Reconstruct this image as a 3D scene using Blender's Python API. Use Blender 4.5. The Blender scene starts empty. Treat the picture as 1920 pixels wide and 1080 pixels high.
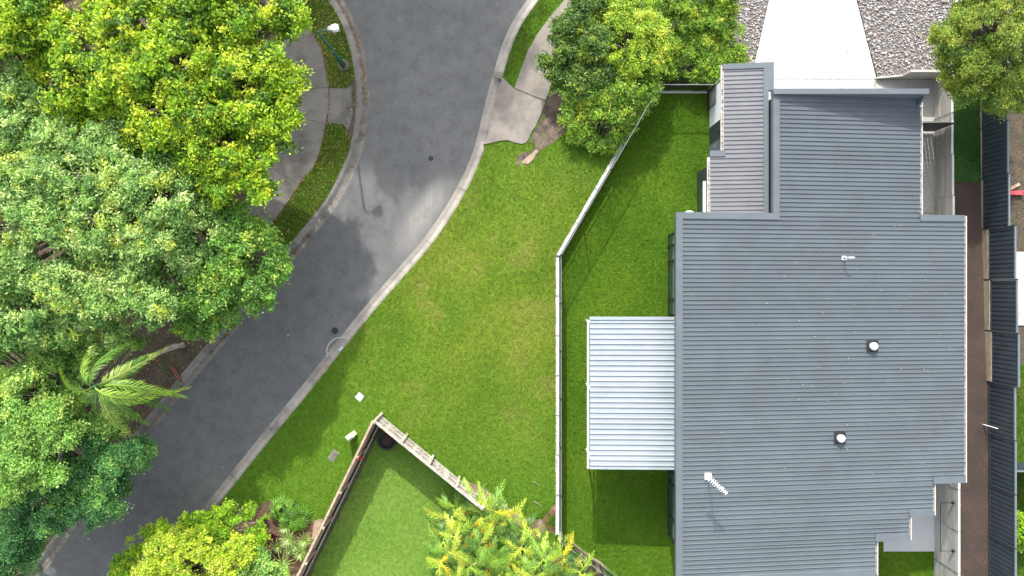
import bpy, math, random
import numpy as np
from mathutils import Vector, geometry as mgeo

# ------------------------------------------------------------------ camera, sky, sun, exposure
H = 34.0                 # camera height in metres above the house pad
F = 1297.0               # focal length in photo pixels (photo is 1920 wide)
sc = bpy.context.scene
COL = sc.collection
cam = bpy.data.cameras.new('camera'); camo = bpy.data.objects.new('camera', cam); COL.objects.link(camo)
camo.location = (0, 0, H); camo.rotation_euler = (0, 0, 0)
cam.sensor_width = 36.0; cam.lens = 36.0 * F / 1920.0; cam.clip_end = 2000.0
sc.camera = camo

SUN_AZ = math.radians(-8.0)      # from +Y (photo top), towards -X
SUN_EL = math.radians(32.0)
world = bpy.data.worlds.new('World'); sc.world = world; world.use_nodes = True
wn = world.node_tree.nodes; wl = world.node_tree.links
bg = wn['Background']
sky = wn.new('ShaderNodeTexSky'); sky.sky_type = 'NISHITA'; sky.sun_disc = False
sky.sun_elevation = SUN_EL; sky.sun_rotation = SUN_AZ
sky.air_density = 0.8; sky.dust_density = 2.5; sky.ozone_density = 0.6
hsv = wn.new('ShaderNodeHueSaturation'); hsv.inputs['Saturation'].default_value = 0.36      # hazy white-balanced daylight
wl.new(sky.outputs[0], hsv.inputs['Color']); wl.new(hsv.outputs[0], bg.inputs[0]); bg.inputs[1].default_value = 0.15

sl = bpy.data.lights.new('sun', 'SUN'); so = bpy.data.objects.new('sun', sl); COL.objects.link(so)
sl.energy = 2.1; sl.angle = math.radians(0.8); sl.color = (1.0, 0.955, 0.88)
sdir = Vector((math.sin(SUN_AZ) * math.cos(SUN_EL), math.cos(SUN_AZ) * math.cos(SUN_EL), math.sin(SUN_EL)))
so.rotation_euler = (-sdir).to_track_quat('-Z', 'Y').to_euler()
so.location = sdir * 80

sc.view_settings.view_transform = 'Standard'
sc.view_settings.look = 'None'
sc.view_settings.gamma = 1.0
sc.view_settings.use_curve_mapping = False
sc.view_settings.exposure = 1.6
sc.cycles.max_bounces = 4
sc.cycles.diffuse_bounces = 3
sc.cycles.glossy_bounces = 2
sc.cycles.transmission_bounces = 3
sc.cycles.transparent_max_bounces = 8

rng = np.random.default_rng(7)
random.seed(7)

# ------------------------------------------------------------------ helpers
def W(px, py, z=0.0):
    """photo pixel seen at height z -> world point"""
    k = (H - z) / F
    return Vector(((px - 960.0) * k, (540.0 - py) * k, z))

def W2(px, py, z=0.0):
    v = W(px, py, z); return (v.x, v.y)

def link(name, me, mat=None, parent=None):
    o = bpy.data.objects.new(name, me); COL.objects.link(o)
    if mat is not None and not me.materials:
        me.materials.append(mat)
    if parent is not None:
        o.parent = parent
    return o

def tag(o, label=None, cat=None, group=None, kind=None):
    if label: o['label'] = label
    if cat: o['category'] = cat
    if group: o['group'] = group
    if kind: o['kind'] = kind
    return o

def empty(name, loc=(0, 0, 0), rz=0.0):
    o = bpy.data.objects.new(name, None); COL.objects.link(o)
    o.empty_display_size = 0.2
    o.location = loc; o.rotation_euler = (0, 0, rz)
    return o

def thing(name, label, cat, loc=(0, 0, 0), rz=0.0, group=None):
    return tag(empty(name, loc, rz), label, cat, group)

class MB:
    def __init__(s): s.v = []; s.f = []
    def add(s, vs, fs):
        n = len(s.v); s.v += [tuple(v) for v in vs]; s.f += [tuple(i + n for i in f) for f in fs]; return s
    def box(s, x0, x1, y0, y1, z0, z1):
        return s.add([(x0,y0,z0),(x1,y0,z0),(x1,y1,z0),(x0,y1,z0),(x0,y0,z1),(x1,y0,z1),(x1,y1,z1),(x0,y1,z1)],
                     [(0,3,2,1),(4,5,6,7),(0,1,5,4),(1,2,6,5),(2,3,7,6),(3,0,4,7)])
    def hexa(s, p):   # 8 points, bottom ccw then top ccw
        return s.add(p, [(0,3,2,1),(4,5,6,7),(0,1,5,4),(1,2,6,5),(2,3,7,6),(3,0,4,7)])
    def bar(s, a, b, w, h, up=(0,0,1)):
        """rectangular bar from a to b, width w (sideways), height h (towards up), centred"""
        a = Vector(a); b = Vector(b); d = (b - a).normalized(); u = Vector(up)
        sd = d.cross(u)
        if sd.length < 1e-5: sd = d.cross(Vector((1,0,0)))
        sd.normalize(); u2 = sd.cross(d).normalized()
        sd *= w/2; u2 *= h/2
        return s.hexa([a-sd-u2, a+sd-u2, b+sd-u2, b-sd-u2, a-sd+u2, a+sd+u2, b+sd+u2, b-sd+u2])
    def tube(s, pts, rads, n=8, cap=True):
        pts = [Vector(p) for p in pts]
        if not hasattr(rads, '__len__'): rads = [rads]*len(pts)
        rings = []
        for i, p in enumerate(pts):
            d = (pts[min(i+1,len(pts)-1)] - pts[max(i-1,0)]).normalized()
            a = d.cross(Vector((0,0,1)))
            if a.length < 1e-3: a = Vector((1,0,0))
            a.normalize(); b = d.cross(a).normalized()
            rings.append([p + (a*math.cos(t)+b*math.sin(t))*rads[i] for t in [2*math.pi*k/n for k in range(n)]])
        base = len(s.v)
        for r in rings: s.v += [tuple(q) for q in r]
        for i in range(len(rings)-1):
            for k in range(n):
                k2 = (k+1) % n
                s.f.append((base+i*n+k, base+i*n+k2, base+(i+1)*n+k2, base+(i+1)*n+k))
        if cap:
            s.f.append(tuple(base+k for k in range(n-1,-1,-1)))
            s.f.append(tuple(base+(len(rings)-1)*n+k for k in range(n)))
        return s
    def lathe(s, c, prof, n=20):
        cx, cy = c; base = len(s.v)
        for (r, z) in prof:
            for k in range(n):
                t = 2*math.pi*k/n; s.v.append((cx+r*math.cos(t), cy+r*math.sin(t), z))
        for i in range(len(prof)-1):
            for k in range(n):
                k2 = (k+1)%n
                s.f.append((base+i*n+k, base+i*n+k2, base+(i+1)*n+k2, base+(i+1)*n+k))
        s.f.append(tuple(base+k for k in range(n-1,-1,-1)))
        s.f.append(tuple(base+(len(prof)-1)*n+k for k in range(n)))
        return s
    def prism(s, poly, z0, z1):
        n = len(poly)
        ar = sum(poly[i][0]*poly[(i+1)%n][1]-poly[(i+1)%n][0]*poly[i][1] for i in range(n))
        if ar < 0: poly = poly[::-1]
        return s.add([(x,y,z0) for x,y in poly]+[(x,y,z1) for x,y in poly],
                     [tuple(range(n-1,-1,-1)), tuple(range(n,2*n))]+[(i,(i+1)%n,n+(i+1)%n,n+i) for i in range(n)])
    def mesh(s, name, smooth=False):
        me = bpy.data.meshes.new(name); me.from_pydata(s.v, [], s.f); me.update()
        if smooth: me.polygons.foreach_set('use_smooth', [True]*len(me.polygons))
        return me
    def build(s, name, mat, parent=None, smooth=False):
        return link(name, s.mesh(name, smooth), mat, parent)

def tri_mesh(name, V, Fc, col=None):
    """numpy triangle soup -> mesh, col: per-vertex rgb"""
    me = bpy.data.meshes.new(name)
    V = np.asarray(V, np.float32); Fc = np.asarray(Fc, np.int32)
    me.vertices.add(len(V)); me.vertices.foreach_set('co', V.ravel())
    me.loops.add(Fc.size); me.loops.foreach_set('vertex_index', Fc.ravel())
    me.polygons.add(len(Fc)); me.polygons.foreach_set('loop_start', np.arange(0, Fc.size, 3, dtype=np.int32))
    me.polygons.foreach_set('loop_total', np.full(len(Fc), 3, np.int32))
    if col is not None:
        ca = me.color_attributes.new('leaf_tint', 'FLOAT_COLOR', 'POINT')
        c4 = np.ones((len(V), 4), np.float32); c4[:, :3] = col
        ca.data.foreach_set('color', c4.ravel())
    me.update(calc_edges=True); me.validate()
    return me

# ------------------------------------------------------------------ materials
def newmat(name):
    m = bpy.data.materials.new(name); m.use_nodes = True
    nt = m.node_tree; return m, nt, nt.nodes['Principled BSDF']

def node(nt, t, **kw):
    n = nt.nodes.new(t)
    for k, v in kw.items():
        if isinstance(k, str) and hasattr(n, k): setattr(n, k, v)
    return n

def noise(nt, vec, scale, detail=4.0, rough=0.6):
    n = nt.nodes.new('ShaderNodeTexNoise'); n.inputs['Scale'].default_value = scale
    n.inputs['Detail'].default_value = detail; n.inputs['Roughness'].default_value = rough
    nt.links.new(vec, n.inputs['Vector']); return n.outputs['Fac']

def ramp(nt, fac, stops):
    r = nt.nodes.new('ShaderNodeValToRGB'); el = r.color_ramp.elements
    while len(el) > 1: el.remove(el[-1])
    el[0].position = stops[0][0]; el[0].color = (*stops[0][1], 1)
    for p, c in stops[1:]:
        e = el.new(p); e.color = (*c, 1)
    nt.links.new(fac, r.inputs[0]); return r.outputs[0]

def mixc(nt, fac, a, b, mode='MIX'):
    m = nt.nodes.new('ShaderNodeMix'); m.data_type = 'RGBA'; m.blend_type = mode
    for s, v in ((m.inputs[0], fac), (m.inputs[6], a), (m.inputs[7], b)):
        if hasattr(v, 'is_linked') or hasattr(v, 'links'): nt.links.new(v, s)
        elif isinstance(v, (int, float)): s.default_value = v
        else: s.default_value = (*v, 1)
    return m.outputs[2]

def g3(v): return (v, v, v)

def wpos(nt):
    return nt.nodes.new('ShaderNodeNewGeometry').outputs['Position']

def surf(name, c1, c2, scale=3.0, rough=0.7, bump=0.0, bscale=40.0, metal=0.0, spec=0.5, fine=None, dirt=None, coat=0.0, stretch=None):
    """two-tone surface with medium noise, fine speckle, optional dirt blotches"""
    m, nt, b = newmat(name)
    p = wpos(nt)
    if stretch:
        mp = nt.nodes.new('ShaderNodeMapping'); mp.inputs['Scale'].default_value = stretch
        nt.links.new(p, mp.inputs[0]); p = mp.outputs[0]
    n1 = noise(nt, p, scale, 5, 0.6)
    c = ramp(nt, n1, [(0.3, c1), (0.7, c2)])
    if fine:
        n2 = noise(nt, p, fine[0], 2, 0.5)
        lo, hi = 1 - fine[1], 1 + fine[1]
        c = mixc(nt, 1.0, c, ramp(nt, n2, [(0.3, g3(lo)), (0.7, g3(hi))]), 'MULTIPLY')
    if name.startswith(('roof_steel', 'patio', 'concrete_sl', 'kerb', 'weathered', 'footpath')):     # each sheet, sleeper or slab a touch different
        oi = nt.nodes.new('ShaderNodeObjectInfo')
        v_ = .05 if name.startswith(('roof', 'patio')) else .14
        c = mixc(nt, 1.0, c, ramp(nt, oi.outputs['Random'], [(0, g3(1-v_)), (1, g3(1+v_))]), 'MULTIPLY')
    if dirt:
        n3 = noise(nt, p, dirt[0], 6, 0.65)
        f = ramp(nt, n3, [(dirt[2], g3(0)), (min(1.0, dirt[2] + dirt[3]), g3(1))])
        c = mixc(nt, f, c, dirt[1])
    nt.links.new(c, b.inputs['Base Color'])
    b.inputs['Roughness'].default_value = rough; b.inputs['Metallic'].default_value = metal
    b.inputs['Specular IOR Level'].default_value = spec
    if bump:
        nb = noise(nt, p, bscale, 3, 0.6)
        bp = nt.nodes.new('ShaderNodeBump'); bp.inputs['Strength'].default_value = bump; bp.inputs['Distance'].default_value = 0.02
        nt.links.new(nb, bp.inputs['Height']); nt.links.new(bp.outputs[0], b.inputs['Normal'])
    return m

def leafmat(name, trans=0.42, rough=0.5):
    m, nt, b = newmat(name)
    at = nt.nodes.new('ShaderNodeAttribute'); at.attribute_name = 'leaf_tint'
    nt.links.new(at.outputs['Color'], b.inputs['Base Color'])
    b.inputs['Roughness'].default_value = rough; b.inputs['Specular IOR Level'].default_value = 0.4
    tr = nt.nodes.new('ShaderNodeBsdfTranslucent')
    tc = mixc(nt, 1.0, at.outputs['Color'], (1.5, 1.35, 0.5), 'MULTIPLY')
    nt.links.new(tc, tr.inputs['Color'])
    mx = nt.nodes.new('ShaderNodeMixShader'); mx.inputs[0].default_value = trans
    nt.links.new(b.outputs[0], mx.inputs[1]); nt.links.new(tr.outputs[0], mx.inputs[2])
    nt.links.new(mx.outputs[0], nt.nodes['Material Output'].inputs['Surface'])
    return m

def lawnmat(name, deep, mid, pale, dry, big=0.22, dryness=0.62, lush=None):
    """mown turf: broad lush and dry patches, mottled clumps, fine blade speckle"""
    m, nt, b = newmat(name)
    p = wpos(nt)
    c = ramp(nt, noise(nt, p, big, 3, 0.55), [(0.32, deep), (0.5, mid), (0.68, pale)])
    f = ramp(nt, noise(nt, p, big*2.3, 5, 0.65), [(dryness, g3(0)), (dryness+0.22, g3(1))])
    c = mixc(nt, f, c, dry)
    if lush:     # watered outer parts of the turf are greener than the dry middle
        vd = nt.nodes.new('ShaderNodeVectorMath'); vd.operation = 'DISTANCE'; vd.inputs[1].default_value = (lush[1], lush[2], 0.3)
        nt.links.new(p, vd.inputs[0])
        ad = nt.nodes.new('ShaderNodeMath'); ad.operation = 'MULTIPLY_ADD'
        nt.links.new(noise(nt, p, 0.35, 4, 0.6), ad.inputs[0]); ad.inputs[1].default_value = 6.0; nt.links.new(vd.outputs['Value'], ad.inputs[2])
        mr = nt.nodes.new('ShaderNodeMapRange'); mr.inputs[1].default_value = lush[3]; mr.inputs[2].default_value = lush[4]
        nt.links.new(ad.outputs[0], mr.inputs[0])
        c = mixc(nt, mr.outputs[0], c, lush[0])
    c = mixc(nt, 1.0, c, ramp(nt, noise(nt, p, 5.0, 4, 0.7), [(0.3, g3(0.80)), (0.7, g3(1.2))]), 'MULTIPLY')
    c = mixc(nt, 1.0, c, ramp(nt, noise(nt, p, 28.0, 2, 0.6), [(0.3, g3(0.76)), (0.7, g3(1.24))]), 'MULTIPLY')
    nt.links.new(c, b.inputs['Base Color']); b.inputs['Roughness'].default_value = 0.75
    b.inputs['Specular IOR Level'].default_value = 0.04
    return m

M = {}
# asphalt: old, grey, with silty paleness and painted-in sunlight on the right side of the bend and fine stone speckle
def asphalt():
    m, nt, b = newmat('asphalt')
    p = wpos(nt)
    c = ramp(nt, noise(nt, p, 0.35, 5, 0.6), [(0.3, (0.086, 0.090, 0.092)), (0.7, (0.116, 0.118, 0.118))])
    mp = nt.nodes.new('ShaderNodeMapping'); mp.inputs['Rotation'].default_value = (0, 0, math.radians(-38)); mp.inputs['Scale'].default_value = (1.3, 0.22, 1)
    nt.links.new(p, mp.inputs[0])
    streak = ramp(nt, noise(nt, mp.outputs[0], 0.9, 6, 0.7), [(0.42, g3(0)), (0.75, g3(1))])
    # silty patch at the bend, lightened further to paint in the sunlit road
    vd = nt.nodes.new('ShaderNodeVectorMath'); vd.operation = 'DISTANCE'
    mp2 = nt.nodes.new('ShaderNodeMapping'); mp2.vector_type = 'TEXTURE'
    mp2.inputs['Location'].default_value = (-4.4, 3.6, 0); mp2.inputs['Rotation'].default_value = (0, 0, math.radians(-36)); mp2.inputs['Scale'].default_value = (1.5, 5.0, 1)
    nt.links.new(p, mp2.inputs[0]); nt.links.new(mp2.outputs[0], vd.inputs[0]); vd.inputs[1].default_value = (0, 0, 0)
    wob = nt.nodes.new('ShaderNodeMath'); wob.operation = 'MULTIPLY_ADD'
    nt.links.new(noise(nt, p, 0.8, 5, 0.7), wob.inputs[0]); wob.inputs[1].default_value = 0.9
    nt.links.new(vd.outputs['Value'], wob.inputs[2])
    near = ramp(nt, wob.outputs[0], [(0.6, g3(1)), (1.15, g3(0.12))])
    silt_sun = mixc(nt, 1.0, streak, near, 'MULTIPLY')
    silt_sun = mixc(nt, 0.45, silt_sun, near)
    c = mixc(nt, silt_sun, c, (0.30, 0.285, 0.255))
    c = mixc(nt, 1.0, c, ramp(nt, noise(nt, p, 45, 3, 0.6), [(0.3, g3(0.7)), (0.7, g3(1.3))]), 'MULTIPLY')
    tar = ramp(nt, noise(nt, p, 1.6, 8, 0.75), [(0.30, g3(0.72)), (0.5, g3(1.0)), (0.7, g3(1.18))])
    c = mixc(nt, 1.0, c, tar, 'MULTIPLY')
    nt.links.new(c, b.inputs['Base Color']); b.inputs['Roughness'].default_value = 0.85
    bp = nt.nodes.new('ShaderNodeBump'); bp.inputs['Strength'].default_value = 0.35; bp.inputs['Distance'].default_value = 0.01
    nt.links.new(noise(nt, p, 90, 2, 0.6), bp.inputs['Height']); nt.links.new(bp.outputs[0], b.inputs['Normal'])
    return m
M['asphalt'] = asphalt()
M['kerb'] = surf('kerb_concrete', (0.13, 0.125, 0.11), (0.24, 0.225, 0.20), 1.6, 0.85, 0.25, 50, fine=(30, 0.18), dirt=(0.9, (0.075, 0.07, 0.06), 0.5, 0.2))
M['kerb_new'] = surf('kerb_concrete_washed', (0.23, 0.215, 0.19), (0.36, 0.33, 0.285), 1.2, 0.85, 0.25, 50, fine=(30, 0.14), dirt=(0.9, (0.13, 0.125, 0.115), 0.5, 0.2))
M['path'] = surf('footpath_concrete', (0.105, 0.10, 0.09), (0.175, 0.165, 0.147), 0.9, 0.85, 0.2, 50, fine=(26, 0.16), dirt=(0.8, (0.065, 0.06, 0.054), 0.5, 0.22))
M['drive_old'] = surf('driveway_concrete_old', (0.19, 0.165, 0.14), (0.25, 0.225, 0.195), 0.8, 0.85, 0.2, 50, fine=(24, 0.12), dirt=(0.75, (0.115, 0.108, 0.097), 0.47, 0.25))
M['drive_new'] = surf('driveway_concrete_new', (0.44, 0.455, 0.455), (0.56, 0.57, 0.565), 0.25, 0.8, 0.05, 60, fine=(20, 0.04))
M['side_path'] = surf('side_path_concrete', (0.40, 0.39, 0.37), (0.52, 0.51, 0.485), 1.0, 0.8, 0.08, 60, fine=(20, 0.08), dirt=(0.9, (0.30, 0.285, 0.265), 0.6, 0.15))
M['sleeper'] = surf('concrete_sleeper', (0.36, 0.34, 0.30), (0.50, 0.475, 0.43), 2.0, 0.85, 0.2, 60, fine=(18, 0.1), stretch=(6, 0.6, 6), dirt=(0.5, (0.26, 0.24, 0.20), 0.6, 0.2))
M['sleeper_white'] = surf('concrete_sleeper_pale', (0.58, 0.575, 0.55), (0.72, 0.715, 0.69), 2.0, 0.85, 0.2, 60, fine=(18, 0.1), dirt=(0.8, (0.36, 0.33, 0.29), 0.62, 0.15))
M['galv'] = surf('galvanised_steel', (0.33, 0.34, 0.35), (0.45, 0.46, 0.47), 4, 0.45, metal=0.6)
M['soil'] = surf('bare_soil', (0.038, 0.027, 0.022), (0.070, 0.045, 0.034), 0.6, 0.95, 0.6, 25, fine=(22, 0.3), dirt=(0.5, (0.035, 0.027, 0.023), 0.5, 0.2))
M['eroded'] = surf('eroded_earth', (0.10, 0.073, 0.053), (0.17, 0.125, 0.093), 2.2, 0.95, 0.9, 14, fine=(16, 0.4), dirt=(1.6, (0.06, 0.05, 0.038), 0.48, 0.12))
M['grit'] = surf('grey_grit', (0.11, 0.10, 0.095), (0.20, 0.185, 0.175), 4, 0.95, 0.5, 30, fine=(20, 0.3))
M['clay'] = surf('red_clay', (0.22, 0.105, 0.06), (0.34, 0.19, 0.12), 1.5, 0.95, 0.6, 30, fine=(18, 0.3))
M['sand'] = surf('sandy_earth', (0.25, 0.18, 0.125), (0.36, 0.27, 0.20), 1.8, 0.95, 0.5, 30, fine=(22, 0.3))
M['mulch'] = surf('mulch', (0.075, 0.045, 0.032), (0.15, 0.09, 0.065), 3.0, 0.95, 0.8, 24, fine=(16, 0.45))
M['litter_soil'] = surf('leafy_soil', (0.055, 0.042, 0.029), (0.10, 0.077, 0.05), 2.0, 0.95, 0.8, 24, fine=(14, 0.45), dirt=(1.2, (0.045, 0.07, 0.02), 0.52, 0.15))
M['far'] = surf('far_ground', (0.03, 0.055, 0.012), (0.06, 0.085, 0.02), 0.08, 0.95, 0.4, 8, fine=(3, 0.3))
M['lawn_verge'] = lawnmat('lawn_verge', (0.088, 0.160, 0.016), (0.130, 0.196, 0.021), (0.170, 0.220, 0.028), (0.215, 0.205, 0.055), 0.24, 0.53, lush=((0.086, 0.172, 0.016), -1.2, -0.5, 5.5, 12.5))
M['lawn_house'] = lawnmat('lawn_house', (0.056, 0.130, 0.010), (0.073, 0.148, 0.012), (0.093, 0.168, 0.014), (0.13, 0.18, 0.02), 0.3, 0.66)
M['lawn_yard'] = lawnmat('lawn_yard', (0.112, 0.212, 0.030), (0.135, 0.235, 0.037), (0.160, 0.252, 0.045), (0.18, 0.23, 0.055), 0.3, 0.66)
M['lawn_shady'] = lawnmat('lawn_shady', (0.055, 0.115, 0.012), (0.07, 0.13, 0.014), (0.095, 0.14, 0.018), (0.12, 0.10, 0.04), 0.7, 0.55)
M['lawn_blue'] = lawnmat('lawn_blue', (0.030, 0.085, 0.020), (0.042, 0.105, 0.026), (0.06, 0.12, 0.03), (0.10, 0.13, 0.03), 0.8, 0.6)
M['roof'] = surf('roof_steel_grey', (0.097, 0.116, 0.128), (0.112, 0.132, 0.145), 0.25, 0.45, spec=0.45, fine=(1.3, 0.05), dirt=(0.35, (0.090, 0.106, 0.114), 0.5, 0.25))
M['roof_cap'] = surf('roof_capping_grey', (0.104, 0.123, 0.137), (0.118, 0.138, 0.153), 0.6, 0.42, spec=0.45, fine=(2, 0.05))
M['roof_wing'] = surf('roof_steel_light', (0.165, 0.168, 0.178), (0.195, 0.198, 0.208), 0.35, 0.4, spec=0.45, fine=(1.5, 0.05))
M['patio_roof'] = surf('patio_steel_pale', (0.295, 0.335, 0.365), (0.325, 0.365, 0.395), 0.3, 0.4, spec=0.45, fine=(1.2, 0.04))
M['gutter'] = surf('gutter_pale', (0.55, 0.54, 0.52), (0.68, 0.67, 0.65), 3, 0.5, fine=(16, 0.2))
M['leafy_gutter'] = surf('gutter_leaves', (0.20, 0.13, 0.09), (0.55, 0.47, 0.40), 9, 0.8, 0.5, 30, fine=(24, 0.4))
M['charcoal'] = surf('charcoal_cladding', (0.028, 0.036, 0.040), (0.038, 0.047, 0.052), 1.0, 0.5, spec=0.4)
M['render_white'] = surf('white_render', (0.74, 0.76, 0.77), (0.80, 0.82, 0.83), 0.8, 0.85, 0.05, 80)
M['door'] = surf('door_grey', (0.13, 0.155, 0.18), (0.15, 0.175, 0.20), 1.0, 0.5)
M['white_paint'] = surf('white_paint', (0.72, 0.72, 0.71), (0.8, 0.8, 0.79), 2.0, 0.5)
M['black_metal'] = surf('black_powdercoat', (0.012, 0.013, 0.015), (0.02, 0.021, 0.024), 3, 0.45)
M['rail_metal'] = surf('satin_grey_rail', (0.20, 0.205, 0.21), (0.27, 0.275, 0.28), 3, 0.35, metal=0.3)
M['fence_steel'] = surf('fence_steel_blue_black', (0.030, 0.041, 0.050), (0.040, 0.052, 0.062), 0.5, 0.42, spec=0.45, fine=(2.0, 0.08))
M['fence_rail'] = surf('fence_cap_blue_grey', (0.12, 0.15, 0.175), (0.15, 0.18, 0.205), 1, 0.4)
M['timber_pale'] = surf('weathered_timber_pale', (0.31, 0.285, 0.235), (0.46, 0.43, 0.37), 3.0, 0.85, 0.3, 40, fine=(14, 0.3), dirt=(1.6, (0.17, 0.145, 0.11), 0.55, 0.15))
M['timber_brown'] = surf('weathered_timber_brown', (0.32, 0.235, 0.16), (0.45, 0.345, 0.245), 2.5, 0.85, 0.3, 40, fine=(12, 0.3))
M['timber_grey'] = surf('weathered_timber_grey', (0.16, 0.148, 0.125), (0.30, 0.28, 0.245), 3.0, 0.85, 0.3, 40, fine=(14, 0.3))
M['timber_sleeper'] = surf('timber_sleeper', (0.26, 0.21, 0.14), (0.38, 0.32, 0.235), 2.0, 0.85, 0.3, 40, fine=(14, 0.25), stretch=(1, .2, 1))
M['lamp_green'] = surf('lamp_post_green', (0.014, 0.085, 0.055), (0.022, 0.11, 0.07), 2, 0.45)
M['rubber'] = surf('dark_cover', (0.022, 0.023, 0.025), (0.035, 0.036, 0.038), 6, 0.8)
M['iron'] = surf('cast_iron', (0.012, 0.012, 0.013), (0.022, 0.022, 0.024), 9, 0.7)
M['green_box'] = surf('pale_green_plastic', (0.40, 0.50, 0.36), (0.50, 0.58, 0.45), 2, 0.5)
M['red'] = surf('red_plastic', (0.5, 0.012, 0.02), (0.6, 0.02, 0.03), 3, 0.4)
M['pink_red'] = surf('pink_red_plastic', (0.65, 0.06, 0.09), (0.75, 0.09, 0.12), 3, 0.45)
M['bark'] = surf('bark', (0.15, 0.12, 0.095), (0.33, 0.29, 0.24), 3.0, 0.9, 0.6, 25, fine=(12, 0.3))
M['palm_trunk'] = surf('palm_trunk', (0.27, 0.24, 0.20), (0.42, 0.385, 0.33), 3.0, 0.9, 0.5, 25, fine=(9, 0.25))
M['dead_frond'] = surf('dead_palm_sheath', (0.16, 0.055, 0.03), (0.27, 0.11, 0.06), 2.5, 0.8, fine=(9, 0.3))
M['leaf'] = leafmat('leaf')
M['frond'] = leafmat('palm_leaf', 0.3, 0.42)
M['stone'] = leafmat('pebbles', 0.0, 0.85)
M['chalk'] = surf('survey_chalk', (0.35, 0.36, 0.35), (0.5, 0.5, 0.49), 12, 0.9)
M['blue'] = surf('blue_plastic', (0.08, 0.30, 0.55), (0.10, 0.36, 0.62), 4, 0.5)
def glass():
    m, nt, b = newmat('window_glass')
    b.inputs['Base Color'].default_value = (0.03, 0.05, 0.055, 1); b.inputs['Roughness'].default_value = 0.05
    b.inputs['Specular IOR Level'].default_value = 0.8
    return m
M['glass'] = glass()

# ------------------------------------------------------------------ ground and paving
def smooth(pts, n=6):
    out = []
    P = [np.array(p, float) for p in pts]
    P = [2*P[0]-P[1]] + P + [2*P[-1]-P[-2]]
    for i in range(1, len(P)-2):
        for k in range(n):
            t = k/n
            out.append(0.5*((2*P[i]) + (P[i+1]-P[i-1])*t + (2*P[i-1]-5*P[i]+4*P[i+1]-P[i+2])*t*t + (3*P[i]-P[i-1]-3*P[i+1]+P[i+2])*t**3))
    out.append(P[-2]); return [tuple(p) for p in out]

# road edges, photo pixels, top to bottom
RE = [(1330,-215),(1200,-190),(1110,-145),(1045,-78),(988,0),(960,42),(940,88),(923,145),(908,200),(887,283),(853,358),(800,440),(745,505),(690,568),(630,642),(567,722),(480,828),(377,957),(290,1062),(200,1170),(60,1340)]
LE = [(200,-215),(380,-190),(500,-150),(585,-85),(643,0),(665,40),(680,87),(690,143),(692,187),(688,240),(678,290),(665,323),(647,360),(620,403),(550,488),(465,593),(368,707),(300,792),(200,915),(137,997),(80,1078),(-20,1200),(-140,1340)]
REw = [W2(*p) for p in smooth(RE)]
LEw = [W2(*p) for p in smooth(LE)]

def seg_dist(P, poly):
    P = np.asarray(P, float).reshape(-1, 2); A = np.array(poly[:-1]); B = np.array(poly[1:])
    d = B-A; L = (d**2).sum(1)
    t = np.clip(((P[:, None, :]-A[None])*d[None]).sum(2)/L[None], 0, 1)
    q = A[None]+t[..., None]*d[None]
    return np.sqrt(((P[:, None, :]-q)**2).sum(2)).min(1)

def sstep(a, b, x):
    t = np.clip((x-a)/(b-a), 0, 1); return t*t*(3-2*t)

DIAG = [W2(1047, 1004, .3), W2(1290, 1185, .3)]          # line of the diagonal fence, level with the house lawn
def gz(P):
    """verge height right of the road: kerb height, rising to the retaining wall"""
    g = 0.12 + 0.40*sstep(0.8, 5.0, seg_dist(P, REw))
    return g*sstep(-.1, 1.6, seg_dist(P, DIAG)) + .03

def gz1(x, y): return float(gz([(x, y)])[0])

def cdt(poly, step):
    if step:
        q = []
        for i, a in enumerate(poly):
            b = poly[(i+1) % len(poly)]; m = max(1, int(math.dist(a, b)/step))
            q += [(a[0]+(b[0]-a[0])*k/m, a[1]+(b[1]-a[1])*k/m) for k in range(m)]
        poly = q
    xs = [p[0] for p in poly]; ys = [p[1] for p in poly]
    vs = [Vector(p) for p in poly]; n = len(poly)
    if step:
        gx, gy = np.meshgrid(np.arange(min(xs), max(xs), step), np.arange(min(ys), max(ys), step))
        g = np.stack([gx.ravel(), gy.ravel()], 1)+rng.uniform(-.15*step, .15*step, (gx.size, 2))
        inside = np.zeros(len(g), bool); j = n-1
        for i in range(n):
            xi, yi = poly[i]; xj, yj = poly[j]
            with np.errstate(divide='ignore', invalid='ignore'):
                c = ((yi > g[:, 1]) != (yj > g[:, 1])) & (g[:, 0] < (xj-xi)*(g[:, 1]-yi)/((yj-yi) if yj != yi else 1e-9)+xi)
            inside ^= c; j = i
        g = g[inside]
        if len(g): g = g[seg_dist(g, list(poly)+[poly[0]]) > 0.3*step]
        vs += [Vector(p) for p in g]
    r = mgeo.delaunay_2d_cdt(vs, [(i, (i+1) % n) for i in range(n)], [list(range(n))], 1, 1e-5)
    return np.array([(v.x, v.y) for v in r[0]]), [tuple(f) for f in r[2]]

def orient(V, f):
    a, b, c = (V[i] for i in f[:3])
    return f if (b[0]-a[0])*(c[1]-a[1])-(b[1]-a[1])*(c[0]-a[0]) > 0 else f[::-1]

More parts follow.
